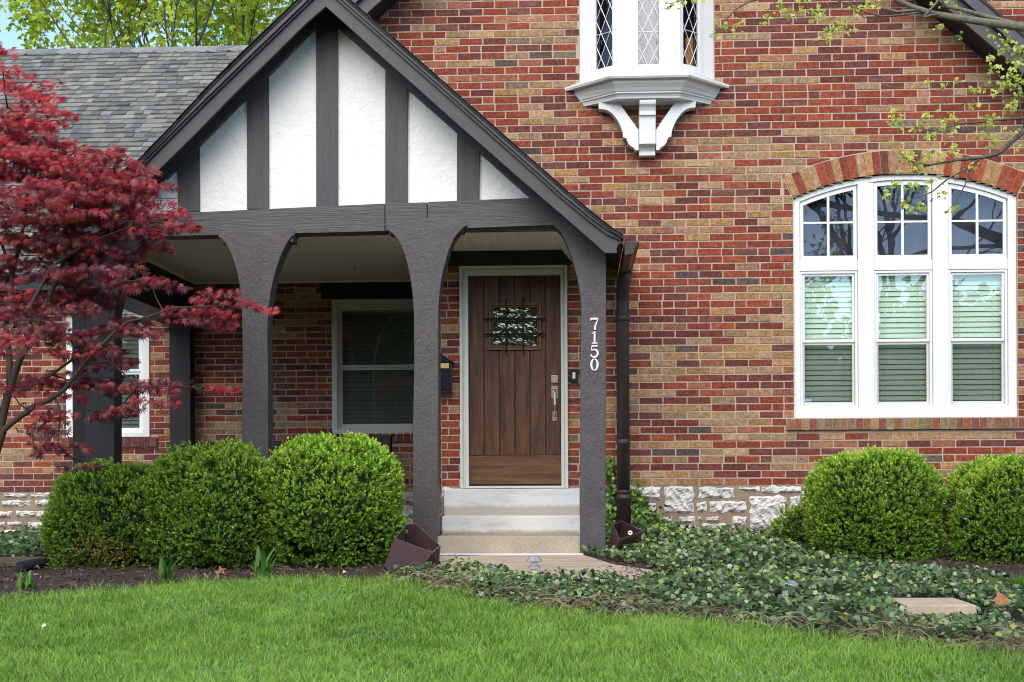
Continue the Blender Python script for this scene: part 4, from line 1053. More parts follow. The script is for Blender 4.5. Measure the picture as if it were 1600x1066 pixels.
s = MB(); p = P(984.5, 833.5, -.86); s.tube([p + Vector((0, -.012, .006)), p + Vector((0, .0, 0))], .020, 16, 0); s.tube([p + Vector((0, -.015, .0075)), p + Vector((0, -.012, .006))], .007, 10, 1)
s.build('washer', [M['steel'], M['iron']], e2)

# pathway, paver, edging, drain pipe
def gpoly(pxs): return [G(a, b) for a, b in pxs]
s = MB(); pth = gpoly([(683, 872), (700, 908), (780, 918), (880, 922), (1000, 918), (1050, 902), (1015, 893), (960, 885), (925, 874), (908, 869)])
n = len(pth); t_ = [(p.x, p.y, gz(0, p.y) + .014) for p in pth]; s.poly(t_)
for i in range(n): a, b = t_[i], t_[(i + 1) % n]; s.poly([a, b, (b[0], b[1], b[2] - .06), (a[0], a[1], a[2] - .06)])
tag(s.build('path', M['flag']), kind='structure')
q = gpoly([(1415, 968), (1532, 972), (1530, 950), (1425, 950)]); zz = gz(0, q[0].y) + .085
s = MB(); s.prism([(0, 0)] * 0 or [(q[0].x, zz - .07), (q[1].x, zz - .07), (q[1].x, zz), (q[0].x, zz)], q[0].y - .02, q[3].y + .05)
tag(s.build('paving_stone', M['paver'], origin=(q[0].x, q[0].y, zz - .07), bevel=.006), 'tan rectangular paving stone half buried in the ivy at the right', 'paving stone')
s = MB(); a = P(-200, 878, .6); b = P(84, 878, .6); s.box(a.x, b.x, .55, .68, -.22, a.z + .02)
s.build('x', M['edging']) if False else None
e = MB(); z1 = PZ(40, 871, -1.9); e.box(PX(-250, 870, -1.9), PX(84, 870, -1.9), -1.9, -1.82, -.25, z1); e.box(PX(-250, 870, -1.9), PX(84, 870, -1.9), -1.82, YW - .02, -.25, z1 - .03, 1)
tag(e.build('raised_bed_edging', [M['edging'], M['mulch']], origin=(PX(0, 870, -1.9), -1.86, -.12), bevel=.006), 'low brown edging board of the raised ivy bed at the far left', 'edging')
s = MB(); pts = [G(30, 895), G(60, 889), G(90, 884), G(130, 880)]; pts = [Vector((p.x, p.y, p.z + .045)) for p in pts]
L_ = []; rr_ = []
for i in range(len(pts) - 1):
    for k in range(16): t = k / 16; L_.append(pts[i].lerp(pts[i + 1], t)); rr_.append(.034 + (.006 if k % 2 else 0))
s.tube(L_, rr_, 12); tag(s.build('drain_pipe', M['pipeblack'], origin=tuple(pts[0])), 'black corrugated drain pipe lying on mulch left of the left shrub', 'pipe')

# garden lights
p = G(835, 900); lz = p.z; e = empty('garden_light', (p.x, p.y, lz), 'small clear and steel lantern light on the path by the steps', 'garden light', 'low garden path lights')
sc_ = 2250 / (13 + p.y); zt = CAM.z - (866 - HOR) / sc_ - .02
s = MB(); s.lathe(p.x, p.y, [(.028, zt - .16), (.028, zt - .005)], 10); s.build('lens', M['lens'], e)
s = MB(); s.lathe(p.x, p.y, [(.060, zt - .035), (.062, zt - .028), (.038, zt), (.034, zt + .004)], 8); s.lathe(p.x, p.y, [(.055, zt - .085), (.050, zt - .080), (.03, zt - .06)], 8); s.lathe(p.x, p.y, [(.055, zt - .14), (.050, zt - .135), (.03, zt - .115)], 8); s.build('cap', M['steel'], e)
s = MB(); s.lathe(p.x, p.y, [(.012, lz - .05), (.012, zt - .16)], 8); s.build('stake', M['iron'], e)
p = G(1232, 941); lz = p.z; zt = P(1232, 906, p.y).z
e = empty('garden_light', (p.x, p.y, lz), 'round domed steel light sunk in the ivy left of the right shrubs', 'garden light', 'low garden path lights')
s = MB(); s.lathe(p.x, p.y, [(.066, zt - .046), (.068, zt - .040), (.060, zt - .022), (.042, zt - .006), (.015, zt), (.002, zt + .001)], 20); s.build('dome', M['steel'], e, smooth=True)
s = MB(); s.lathe(p.x, p.y, [(.04, lz - .02), (.042, zt - .047)], 16); s.build('lens', M['lens'], e, smooth=True)

# ------------------------------------------------------------------ grass
def vnoise(x, y, s, seed=0):
    """cheap smooth value noise, vectorised"""
    g = np.random.default_rng(seed).random((64, 64)); xi = x * s + 1000; yi = y * s + 1000
    x0 = np.floor(xi).astype(int); y0 = np.floor(yi).astype(int); fx = xi - x0; fy = yi - y0; fx = fx * fx * (3 - 2 * fx); fy = fy * fy * (3 - 2 * fy)
    a = g[x0 % 64, y0 % 64]; b = g[(x0 + 1) % 64, y0 % 64]; c = g[x0 % 64, (y0 + 1) % 64]; d = g[(x0 + 1) % 64, (y0 + 1) % 64]
    return (a * (1 - fx) + b * fx) * (1 - fy) + (c * (1 - fx) + d * fx) * fy
def blades(x, y, h, width, lean, colA, colB):
    n = len(x); z = .06 * np.maximum(y, -14); a = rng.uniform(0, 2 * np.pi, n); ld = rng.uniform(0, 2 * np.pi, n)
    dx, dy = np.cos(a) * width / 2, np.sin(a) * width / 2; lx, ly = np.cos(ld) * lean * h, np.sin(ld) * lean * h
    V = np.empty((n, 6, 3))
    for k, (t, wf) in enumerate(((0, 1), (.55, .8), (1, .12))):
        bend = t ** 1.8; zz = h * (t - .35 * lean * bend * t)
        V[:, 2 * k, 0] = x + lx * bend - dx * wf; V[:, 2 * k, 1] = y + ly * bend - dy * wf; V[:, 2 * k, 2] = z + zz
        V[:, 2 * k + 1, 0] = x + lx * bend + dx * wf; V[:, 2 * k + 1, 1] = y + ly * bend + dy * wf; V[:, 2 * k + 1, 2] = z + zz
    f = (np.arange(n) * 6)[:, None, None] + np.array([[0, 1, 3, 2], [2, 3, 5, 4]])[None]
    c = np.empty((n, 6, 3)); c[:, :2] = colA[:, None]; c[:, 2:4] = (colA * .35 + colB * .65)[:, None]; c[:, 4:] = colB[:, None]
    return V.reshape(-1, 3), f.reshape(-1, 4), c.reshape(-1, 3)
n = 300000
yy = rng.uniform(-7.6, -2.35, n); ww = (13 + yy) * .39 + .3; xx = rng.uniform(-1, 1, n) * ww + (yy + 13) * -.045
ed = edge_y(xx); jit = vnoise(xx, yy, 9, 3) * .10 - .05
keep = (yy < ed + jit); keep &= rng.random(n) < np.clip(.55 + (yy + 7.6) * 0 + .55, 0, 1)
xx, yy = xx[keep], yy[keep]; n = len(xx)
p1 = vnoise(xx, yy, 1.1, 1); p2 = vnoise(xx, yy, 4.5, 2); p3 = vnoise(xx, yy, 14, 5)
h = (.028 + .022 * p1 + .022 * p2 + .022 * p3) * rng.uniform(.45, 1.25, n)
near_edge = np.clip(1 - (edge_y(xx) - yy) / .12, 0, 1); h *= 1 + .45 * near_edge
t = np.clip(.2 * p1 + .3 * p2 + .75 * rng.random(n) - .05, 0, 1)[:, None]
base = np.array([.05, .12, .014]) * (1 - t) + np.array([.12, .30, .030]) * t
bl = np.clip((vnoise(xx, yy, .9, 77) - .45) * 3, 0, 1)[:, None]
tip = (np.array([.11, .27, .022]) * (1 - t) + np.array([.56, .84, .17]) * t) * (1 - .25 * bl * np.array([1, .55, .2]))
dry = rng.random(n) < .03 + .06 * (p3 > .7); tip[dry] = [.55, .50, .26]; base[dry] = [.25, .24, .10]
wn_ = 2600; wc = rng.integers(0, 40, wn_); wcx = rng.uniform(-4, 3.5, 40); wcy = rng.uniform(-7, -3.2, 40)
wx = wcx[wc] + rng.normal(size=wn_) * .09; wy = wcy[wc] + rng.normal(size=wn_) * .12; wk = wy < edge_y(wx) - .1; wx, wy = wx[wk], wy[wk]; wn_ = len(wx)
WV, WF, WC = scatter(np.array([[0, 0, 0], [.5, .42, .05], [1, 0, 0], [.5, -.42, .05]]), np.array([[0, 1, 2, 3]]), np.stack([wx, wy, .06 * wy + rng.uniform(.03, .055, wn_)], 1), frames_n(rng.normal(size=(wn_, 3)), rng.normal(size=(wn_, 3)) * .5 + [0, -.5, 1]), rng.uniform(.012, .024, wn_), np.array([[.10, .24, .09], [.16, .32, .12], [.22, .36, .20]])[rng.integers(0, 3, wn_)])
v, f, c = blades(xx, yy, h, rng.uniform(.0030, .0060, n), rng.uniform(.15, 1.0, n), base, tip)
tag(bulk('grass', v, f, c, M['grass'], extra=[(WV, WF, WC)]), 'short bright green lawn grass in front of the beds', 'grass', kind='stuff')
# small tuft of grass between the ivy and the right shrub
q = gpoly([(1560, 912), (1700, 925), (1700, 950), (1590, 935)]); n = 6000
xx = rng.uniform(q[0].x, q[1].x, n); yy = rng.uniform(-3.3, -2.0, n)
k = inpoly(xx, yy, [(a.x, a.y) for a in q]); xx, yy = xx[k], yy[k]; n = len(xx)
t = rng.random((n, 1)); v, f, c = blades(xx, yy, rng.uniform(.05, .11, n), rng.uniform(.003, .005, n), rng.uniform(.2, .9, n), np.array([.03, .09, .012]) * (1 + t * .4), np.array([.09, .2, .02]) * (1 + t))
tag(bulk('grass', v, f, c, M['grass']), 'taller patch of grass below the rightmost shrub', 'grass', kind='stuff')

# mulch chips
n = 16000; xx = rng.uniform(-6, 5, n); yy = rng.uniform(-3.6, .2, n)
k = (yy > edge_y(xx) - .02) & ((xx < -1.15) | (xx > .15)) & ((xx < -1.15) | (yy < -.05)); xx, yy = xx[k], yy[k]; n = len(xx)
pos = np.stack([xx, yy, .06 * np.minimum(yy, 0) + rng.uniform(.012, .035, n)], 1)
chip = np.array([[-.5, -.15, 0], [.5, -.12, .03], [.45, .15, .05], [-.5, .12, .02]]); cf = np.array([[0, 1, 2, 3]])
d = rng.normal(size=(n, 3)) * [1, 1, .3]; base = np.array([[.05, .03, .022], [.09, .06, .045], [.14, .10, .075], [.035, .02, .017], [.24, .19, .15]])[rng.choice(5, n, p=[.3, .3, .15, .2, .05])]
v, f, c = scatter(chip, cf, pos, frames_n(d, rng.normal(size=(n, 3)) * .5 + [0, -.3, 1]), rng.uniform(.015, .05, n), base)
tag(bulk('mulch', v, f, c, M['chips']), 'dark shredded bark mulch under the shrubs', 'mulch', kind='stuff')

# ------------------------------------------------------------------ boxwood shrubs
BL = np.array([[0, 0, 0], [.5, .30, .06], [1, 0, -.02], [.5, -.30, .06]]); BLF = np.array([[0, 1, 2, 3]])
def shrub(name, cx, cy, z0, rx, ry, H, label, group, seed, dens=1.0, tone=1.0, lumps=.07, brown=0, flat=.75, dark=0, pw=2.5, fit=.97):
    rg = np.random.default_rng(seed)
    c = np.array([cx, cy, z0 + H * .47]); rz = H * .53
    n = int(12500 * dens * (rx * rz + rx * ry) / .55)
    d = rg.normal(size=(n, 3)); d /= np.linalg.norm(d, axis=1, keepdims=True)
    p_ = pw      # superellipsoid: boxier than a ball
    rx *= fit; ry *= fit
    rr = 1 / (np.abs(d[:, 0]) ** p_ + np.abs(d[:, 1]) ** p_ + np.abs(d[:, 2]) ** p_) ** (1 / p_)
    u = np.arctan2(d[:, 1], d[:, 0]); w_ = d[:, 2]
    spike = np.where(rg.random(n) < .04, rg.uniform(.02, .07, n), 0)
    lump = (vnoise(u * 1.0 + seed, w_ * 1.6, 1.6, seed) - .5) * 2.7 * lumps + (vnoise(u * 1.3, w_ * 2 + 5, 5, seed + 1) - .5) * .10 + (vnoise(u * 2, w_ * 3 + 5, 10, seed + 2) - .5) * .07
    depth = np.where(rg.random(n) < .62, rg.uniform(-.01, .035, n), rg.uniform(-.26, 0, n))
    rad = rr * (1 + lump) + depth + spike
    pos = c + d * rad[:, None] * [rx, ry, rz]
    keep = (pos[:, 2] > z0 + .02) & (pos[:, 1] < cy + ry * .75)
    for _ in range(7):
        g_ = rg.normal(size=3); g_[1] = -abs(g_[1]); g_ /= np.linalg.norm(g_); keep &= ~((np.linalg.norm(d - g_, axis=1) < rg.uniform(.05, .11)) & (depth > -.13))
    pos, d, depth = pos[keep], d[keep], depth[keep]; lump = lump[keep]; n = len(pos)
    # every sprig carries leaves around a short shoot that points out and up
    k = 9; out = d * .8 + [0, -.05, .55] + rg.normal(size=(n, 3)) * .38; out /= np.linalg.norm(out, axis=1, keepdims=True)
    L = rg.uniform(.022, .045, n)
    P_ = []; D_ = []; C_ = []; S_ = []
    hgt = np.clip((pos[:, 2] - z0) / H, 0, 1)
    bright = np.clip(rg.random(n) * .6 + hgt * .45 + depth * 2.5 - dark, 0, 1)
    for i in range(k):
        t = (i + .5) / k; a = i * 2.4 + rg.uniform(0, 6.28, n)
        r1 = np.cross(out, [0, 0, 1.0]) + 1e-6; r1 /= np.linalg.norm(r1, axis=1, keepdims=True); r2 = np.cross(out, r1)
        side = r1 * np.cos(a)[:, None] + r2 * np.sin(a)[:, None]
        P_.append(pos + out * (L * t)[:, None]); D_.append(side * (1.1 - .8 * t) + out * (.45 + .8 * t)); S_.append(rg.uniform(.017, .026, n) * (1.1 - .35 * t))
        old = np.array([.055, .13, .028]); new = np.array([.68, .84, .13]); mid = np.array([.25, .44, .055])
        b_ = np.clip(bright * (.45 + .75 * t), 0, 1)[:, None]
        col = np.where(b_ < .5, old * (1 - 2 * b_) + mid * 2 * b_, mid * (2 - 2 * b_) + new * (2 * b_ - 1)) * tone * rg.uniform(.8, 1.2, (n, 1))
        if brown:
            bz = (np.exp(-((pos[:, 0] - (cx + .05)) / .28) ** 2 - ((hgt - .22) / .16) ** 2) * brown > rg.random(n))[:, None]
            col = np.where(bz, np.array([.48, .36, .12]) * rg.uniform(.5, 1.2, (n, 1)), col)
        C_.append(col)
    P_ = np.vstack(P_); D_ = np.vstack(D_); C_ = np.vstack(C_); S_ = np.concatenate(S_)
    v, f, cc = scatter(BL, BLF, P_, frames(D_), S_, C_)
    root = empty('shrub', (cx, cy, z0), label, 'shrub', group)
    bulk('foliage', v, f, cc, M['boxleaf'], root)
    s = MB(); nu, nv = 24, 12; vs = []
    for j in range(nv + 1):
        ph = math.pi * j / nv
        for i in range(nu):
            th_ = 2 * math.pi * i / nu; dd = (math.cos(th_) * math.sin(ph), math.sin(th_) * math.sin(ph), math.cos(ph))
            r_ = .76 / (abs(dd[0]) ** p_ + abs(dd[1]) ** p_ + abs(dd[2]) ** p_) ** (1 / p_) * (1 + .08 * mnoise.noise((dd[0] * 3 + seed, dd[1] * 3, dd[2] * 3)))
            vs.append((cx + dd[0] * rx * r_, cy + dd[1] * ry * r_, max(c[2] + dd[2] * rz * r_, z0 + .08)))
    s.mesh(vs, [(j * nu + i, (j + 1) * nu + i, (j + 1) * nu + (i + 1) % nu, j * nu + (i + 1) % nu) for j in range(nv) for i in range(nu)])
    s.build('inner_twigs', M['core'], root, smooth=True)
    s = MB()
    for i in range(5): a = i * 1.25; s.tube([(cx + .03 * math.cos(a), cy + .03 * math.sin(a), z0 - .05), (cx + .12 * math.cos(a), cy + .12 * math.sin(a), z0 + .25)], [.016, .010], 6)
    s.build('stem', M['bark'], root)
    return root
def shrub_px(x0, x1, yt, yb, Y, label, group, seed, **kw):
    cx = PX((x0 + x1) / 2, 800, Y); rx = (PX(x1, 800, Y) - PX(x0, 800, Y)) / 2
    ztop = P((x0 + x1) / 2, yt, Y).z; z0 = P((x0 + x1) / 2, yb, Y - rx * .55).z
    return shrub('shrub', cx, Y, z0, rx, rx * .85, ztop - z0, label, group, seed, **kw)
GL = 'clipped round shrubs in front of the porch'; GRt = 'clipped round shrubs below the arched window'
shrub_px(84, 268, 736, 898, -1.75, 'leftmost clipped shrub, with a yellowing brown patch near its foot', GL, 31, tone=.98, lumps=.14, brown=.7, dark=.03, pw=2.9, fit=1.0)
shrub_px(240, 440, 708, 890, -1.80, 'middle clipped shrub in front of the porch, between two others', GL, 32, tone=1.02, dark=.04, lumps=.13, pw=2.8, fit=1.0)
shrub_px(418, 628, 697, 888, -1.70, 'bright green clipped shrub against the post left of the steps', GL, 33, tone=1.15, lumps=.11, fit=.98)
shrub_px(1253, 1467, 715, 892, -1.35, 'clipped shrub under the arched window with its whole crown in view', GRt, 34, tone=1.1, lumps=.08, dark=.02, pw=3.3, fit=.88)
shrub_px(1476, 1690, 728, 900, -1.55, 'clipped shrub cut off by the right edge of the photo', GRt, 35, tone=1.05, lumps=.08, dark=.04, pw=3.0, fit=.86)
shrub_px(1216, 1275, 800, 862, -1.0, 'small low leafy shrub tucked left of the bigger one by the stone base', None, 36, tone=.9, dens=.8, lumps=.25)

# ------------------------------------------------------------------ strap-leaved bulbs
def bulb(px, py, n, label, hs, seed):
    rg = random.Random(seed); g = G(px, py); s = MB()
    for i in range(n):
        a = rg.uniform(0, 6.28); h = rg.uniform(.6, 1.1) * hs * 1.35; out = rg.uniform(.1, .9) * h * .9; w_ = rg.uniform(.011, .018)
        droop = rg.random() < .4; dx_, dy_ = math.cos(a), math.sin(a) * .6; b0 = Vector((g.x + rg.uniform(-.05, .05), g.y + rg.uniform(-.04, .04), g.z))
        pr = None; c = (.10 * rg.uniform(.6, 1.3), .24 * rg.uniform(.6, 1.3), .04)
        for k in range(7):
            t = k / 6; z = h * (t - (.75 if droop else .15) * t ** 3); r = out * t ** 1.6
            q_ = b0 + Vector((dx_ * r, dy_ * r, z)); ww_ = w_ * (1 - t ** 4) + .001; sd_ = Vector((-dy_ - .3, dx_, 0)).normalized() * ww_
            if pr: s.mesh([pr[0], pr[1], q_ + sd_, q_ - sd_], [(0, 1, 2, 3)], 0, c)
            pr = (q_ - sd_, q_ + sd_)
    tag(s.build('bulb_plant', M['leaf'], origin=tuple(g), smooth=True), label, 'plant', 'strap leaved bulb plants along the lawn edge')
bulb(262, 911, 16, 'clump of drooping strap leaves between the left and middle shrubs', .17, 1)
bulb(408, 906, 20, 'tall clump of upright strap leaves between the middle and right shrubs', .21, 2)
bulb(42, 922, 14, 'small dark clump of strap leaves on the mulch at far left', .11, 3)

def fallen(px, py, size, m_, label, seed, lift=.03):
    g = G(px, py); rg = random.Random(seed); s = MB(); n = 10; pts = []
    for i in range(n):
        a = 2 * math.pi * i / n; r = size * (1 if i % 2 else .55) * rg.uniform(.8, 1.2)
        pts.append(Vector((g.x + r * math.cos(a), g.y + r * math.sin(a) * .5, g.z + lift + r * math.sin(a) * .8 + rg.uniform(-.2, .2) * size)))
    c = Vector((g.x, g.y - size * .2, g.z + lift))
    for i in range(n): s.poly([c, pts[i], pts[(i + 1) % n]])
    tag(s.build('fallen_leaf', M[m_], origin=tuple(g)), label, 'leaf')
fallen(345, 899, .045, 'dryleaf', 'curled brown dead leaf on the mulch in front of the middle shrub', 1)
fallen(1565, 975, .055, 'dryleaf', 'orange brown dead leaf on the ivy at the right edge', 2, .14)
fallen(69, 992, .018, 'petal', 'small pale petal lying on the lawn at the lower left', 3, .055)
fallen(538, 900, .016, 'petal', 'pale yellow petal on the mulch under the bright shrub', 4, .03)

# ------------------------------------------------------------------ ivy
ang_ = np.radians([0, 22, 48, 68, 95, 128, 165]); rad_ = np.array([1.0, .52, .78, .45, .62, .50, .35])
pts = [(0, 0)]
outl = [(rad_[i] * math.cos(ang_[i]), rad_[i] * math.sin(ang_[i])) for i in range(7)] + [(rad_[i] * math.cos(-ang_[i]), rad_[i] * math.sin(-ang_[i])) for i in range(6, 0, -1)]
IV = np.array([(0, 0, .0)] + [(x, y, -.10 * (abs(y) + x * x * .5)) for x, y in outl]); IVF = np.array([[0, 1 + i, 1 + (i + 1) % 13] for i in range(13)])
IVP = gpoly([(596, 908), (640, 902), (690, 895), (800, 907), (900, 913), (990, 911), (1045, 901), (1010, 890), (940, 877), (905, 868), (903, 852), (985, 848), (1010, 840), (1250, 848), (1245, 874), (1300, 892), (1400, 903), (1480, 908), (1560, 924), (1620, 940), (1700, 955), (1700, 1046), (1600, 1030), (1500, 1018), (1400, 1010), (1280, 998), (1160, 984), (1060, 972), (960, 966), (860, 952), (760, 940), (700, 926), (640, 913)])
ivp = [(p.x, p.y) for p in IVP]
n = 60000; xx = rng.uniform(-1.8, 5.0, n); yy = rng.uniform(-6.0, .0, n); k = inpoly(xx, yy, ivp); xx, yy = xx[k], yy[k]; n = len(xx)
BOX2 = (PX(978, 840, -1.2), -1.25)
def hgt_(x, y):
    h_ = .03 + .10 * vnoise(x, y, 2.4, 9) + .05 * vnoise(x, y, 7, 10); h_ = h_ * np.where((x < .6) & (y < -1.2), .72, 1) * (1 - .7 * np.exp(-((x - BOX2[0]) ** 2 + (y - BOX2[1]) ** 2) / .12))
    e = (y - edge_y(x)); return h_ * np.clip(e / .22, .18, 1)
thin = (xx > 2.2) & ((yy - edge_y(xx)) < 1.0); pk = np.where(thin, .36, .9) * np.clip(.55 + vnoise(xx, yy, 3, 20), 0, 1)
pav = (np.abs(xx - (q[0].x)) < 0)
k = rng.random(n) < pk; xx, yy = xx[k], yy[k]; n = len(xx); 
ps = bpy.data.objects['paving_stone']; pb = [Vector(c) + ps.location for c in ps.bound_box]; bx0, bx1 = min(v.x for v in pb), max(v.x for v in pb); by0, by1 = min(v.y for v in pb), max(v.y for v in pb)
k = ~((xx > bx0 - .02) & (xx < bx1 + .02) & (yy > by0 + .02) & (yy < by1 + .02)); xx, yy = xx[k], yy[k]; n = len(xx)
front = (xx > bx0 - .1) & (xx < bx1 + .15) & (yy <= by0 + .02) & (yy > by0 - .8)
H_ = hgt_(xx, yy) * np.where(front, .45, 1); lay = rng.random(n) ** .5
pos = np.stack([xx, yy, .06 * np.minimum(yy, 0) + H_ * lay + .01], 1)
d = rng.normal(size=(n, 3)) + [0, -.7, -.15]; nr_ = rng.normal(size=(n, 3)) * .60 + [0, -.55, 1]
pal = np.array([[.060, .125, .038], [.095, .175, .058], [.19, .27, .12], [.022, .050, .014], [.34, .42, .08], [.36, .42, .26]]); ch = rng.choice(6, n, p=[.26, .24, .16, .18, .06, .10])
col = pal[ch] * rng.uniform(.8, 1.2, (n, 1)) * (.45 + .55 * lay)[:, None]  # lower leaves coloured darker to paint the shade between them
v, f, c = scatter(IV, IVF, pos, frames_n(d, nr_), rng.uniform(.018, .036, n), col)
# dry stems through the ivy, as thin triangles strips
ex_v = []; ex_f = []; ex_c = []; cnt = 0
for i in range(1000):
    x = random.uniform(-1.2, 4.6) if i % 3 else random.uniform(1.6, 4.4); e = float(edge_y(x)); y = e + abs(random.gauss(0, .38)) + .03
    a = random.uniform(-1.3, 1.3) + (math.pi if random.random() < .5 else 0); L = random.uniform(.10, .4); w_ = .0022; hz = random.uniform(.03, .11)
    g0 = random.choice([(.36, .28, .18), (.28, .20, .12), (.20, .13, .08), (.55, .45, .30)]); cv = random.uniform(-1.6, 1.6); pr = None
    for k_ in range(6):
        t = k_ / 5; px_ = x + math.cos(a + cv * t) * L * t; py_ = y + math.sin(a + cv * t) * L * t * .6; pz_ = gz(0, py_) + .012 + hz * math.sin(math.pi * t)
        A = (px_, py_, pz_ - w_); B = (px_, py_ - .001, pz_ + w_)
        if pr is not None:
            ex_v += [pr[0], pr[1], B, A]; ex_f += [(cnt, cnt + 1, cnt + 2), (cnt, cnt + 2, cnt + 3)]; ex_c += [g0] * 4; cnt += 4
        pr = (A, B)
tag(bulk('ivy', v, f, c, M['ivy'], extra=[(np.array(ex_v), np.array(ex_f), np.array(ex_c))]), 'grey green ivy ground cover between the lawn and the house', 'ivy', kind='stuff')
# ivy climbing by the downspout: two clumps
def climb(spots, label, seed):
    rg = np.random.default_rng(seed); P_ = []
    for (px, py, rx, ry, Y, n_) in spots:
        c_ = P(px, py, Y); s_ = 2250 / (13 + Y)
        P_.append(np.stack([c_.x + rg.normal(size=n_) * rx / s_ * .5, Y - np.abs(rg.normal(size=n_)) * .04, c_.z + rg.normal(size=n_) * ry / s_ * .5], 1))
    P_ = np.vstack(P_); n_ = len(P_); ch = rg.choice(6, n_, p=[.22, .2, .05, .25, .22, .06]); pal2 = pal * [.9, 1.1, .55]
    v, f, c = scatter(IV, IVF, P_, frames_n(rg.normal(size=(n_, 3)) * .6 + [0, -.1, -1], rg.normal(size=(n_, 3)) * .4 + [0, -1, .35]), rg.uniform(.018, .036, n_), pal2[ch])
    og = P_.mean(0); og[2] = P_[:, 2].min()
    tag(bulk('climbing_ivy', v, f, c, M['ivy'], origin=tuple(og)), label, 'ivy', 'ivy climbing the house by the downspout')
climb([(954, 735, 7, 22, -.03, 60), (954, 775, 8, 26, -.03, 90), (955, 810, 9, 30, -.05, 120), (951, 838, 10, 14, -.3, 60)], 'narrow ivy strand climbing between the numbered post and the downspout', 5)
climb([(994, 780, 12, 18, -.06, 70), (1003, 800, 16, 20, -.08, 130), (1022, 818, 22, 18, -.1, 170), (1050, 834, 30, 14, -.12, 170), (1090, 842, 30, 9, -.12, 90), (1012, 835, 25, 14, -.2, 120)], 'ivy spreading over the stone base right of the downspout', 6)
# ivy in the raised bed, far left
n = 3800; xx = rng.uniform(PX(-200, 860, -1), PX(92, 860, -1), n); yy = rng.uniform(-1.78, .6, n)
pos = np.stack([xx, yy, z1 - .03 + rng.uniform(.0, .15, n) * (.5 + vnoise(xx, yy, 4, 4))], 1); ch = rng.choice(6, n, p=[.3, .3, .1, .24, .03, .03])
v, f, c = scatter(IV, IVF, pos, frames_n(rng.normal(size=(n, 3)) + [0, -.7, -.15], rng.normal(size=(n, 3)) * .42 + [0, -.55, 1]), rng.uniform(.02, .04, n), pal[ch])
tag(bulk('ivy', v, f, c, M['ivy']), 'dark ivy filling the raised bed at the far left', 'ivy', kind='stuff')

# ------------------------------------------------------------------ trees
def lobes(angles, lens, wd, cup=.12):
    v = []; f = []
    for a, l in zip(angles, lens):
        a = math.radians(a); c_, s_ = math.cos(a), math.sin(a); w_ = wd * l; b = len(v)
        v += [(0, 0, 0), (c_ * l * .45 - s_ * w_, s_ * l * .45 + c_ * w_, -.02), (c_ * l, s_ * l, -cup * l), (c_ * l * .45 + s_ * w_, s_ * l * .45 - c_ * w_, -.02)]; f.append((b, b + 1, b + 2, b + 3))
    return np.array(v), np.array(f)
MAP7 = lobes([0, 30, -30, 62, -62, 100, -100], [1, .95, .95, .78, .78, .45, .45], .095, .25)
MAP3 = lobes([0, 50, -50], [1, .8, .8], .30, .25)

def tubes_poly(paths, name, m_, parent, n=7):
    s = MB()
    for pts_, r0, r1 in paths:
        k_ = len(pts_); s.tube(pts_, [r0 + (r1 - r0) * i / (k_ - 1) for i in range(k_)], n, cap=True)
    return s.build(name, m_, parent, smooth=True)
def wob(pts_, amp, n=5):
    c_ = []
    for i in range(len(pts_) - 1):
        for k_ in range(n):
            t = k_ / n; p = pts_[i].lerp(pts_[i + 1], t); c_.append(p + Vector((mnoise.noise(p * 3), mnoise.noise(p * 3 + Vector((9, 0, 0))), mnoise.noise(p * 3 + Vector((0, 9, 0))))) * amp)
    c_.append(pts_[-1]); return c_

# Japanese maple, left
YM = -2.55
base_m = Vector((PX(-70, 900, YM), YM, gz(0, YM)))
tree = empty('maple_tree', tuple(base_m), 'red leaved ornamental maple spreading in front of the left end of the porch', 'tree')
def MP(px, py, dy=0): return P(px, py, YM + dy)
trunk_paths = [([base_m - Vector((0, 0, .1)), base_m + Vector((.02, 0, .2)), MP(-30, 780), MP(-8, 720)], .055, .045),
    ([MP(-8, 720), MP(5, 660), MP(18, 610), MP(34, 560), MP(60, 500), MP(85, 440), MP(110, 380, .1), MP(120, 300, .1), MP(118, 220, .1)], .036, .008),
    ([MP(-8, 720), MP(10, 672, -.1), MP(50, 636, -.15), MP(100, 606, -.2), MP(140, 560, -.2), MP(200, 500, -.25), MP(270, 480, -.3), MP(340, 478, -.3)], .026, .004),
    ([MP(18, 610), MP(10, 520, .2), MP(20, 430, .25), MP(40, 330, .3), MP(45, 230, .3), MP(30, 140, .3)], .026, .006),
    ([MP(45, 535), MP(48, 480, -.1), MP(80, 420, -.15), MP(140, 380, -.2), MP(210, 350, -.2), MP(290, 345, -.2)], .018, .004),
    ([MP(70, 590, -.1), MP(120, 560, -.15), MP(150, 540, -.2), MP(210, 600, -.2), MP(300, 605, -.25)], .012, .003),
    ([MP(5, 660), MP(-40, 560, -.1), MP(-70, 450), MP(-60, 300)], .026, .006),
    ([MP(85, 440), MP(130, 410, .2), MP(160, 370, .25), MP(170, 300, .2), MP(220, 270, .1)], .014, .003),
    ([MP(20, 430, .25), MP(-10, 350, .1), MP(-20, 250), MP(10, 170)], .014, .003)]
tp = []
for pts_, r0, r1 in trunk_paths: tp.append((wob(pts_, .025), r0, r1))
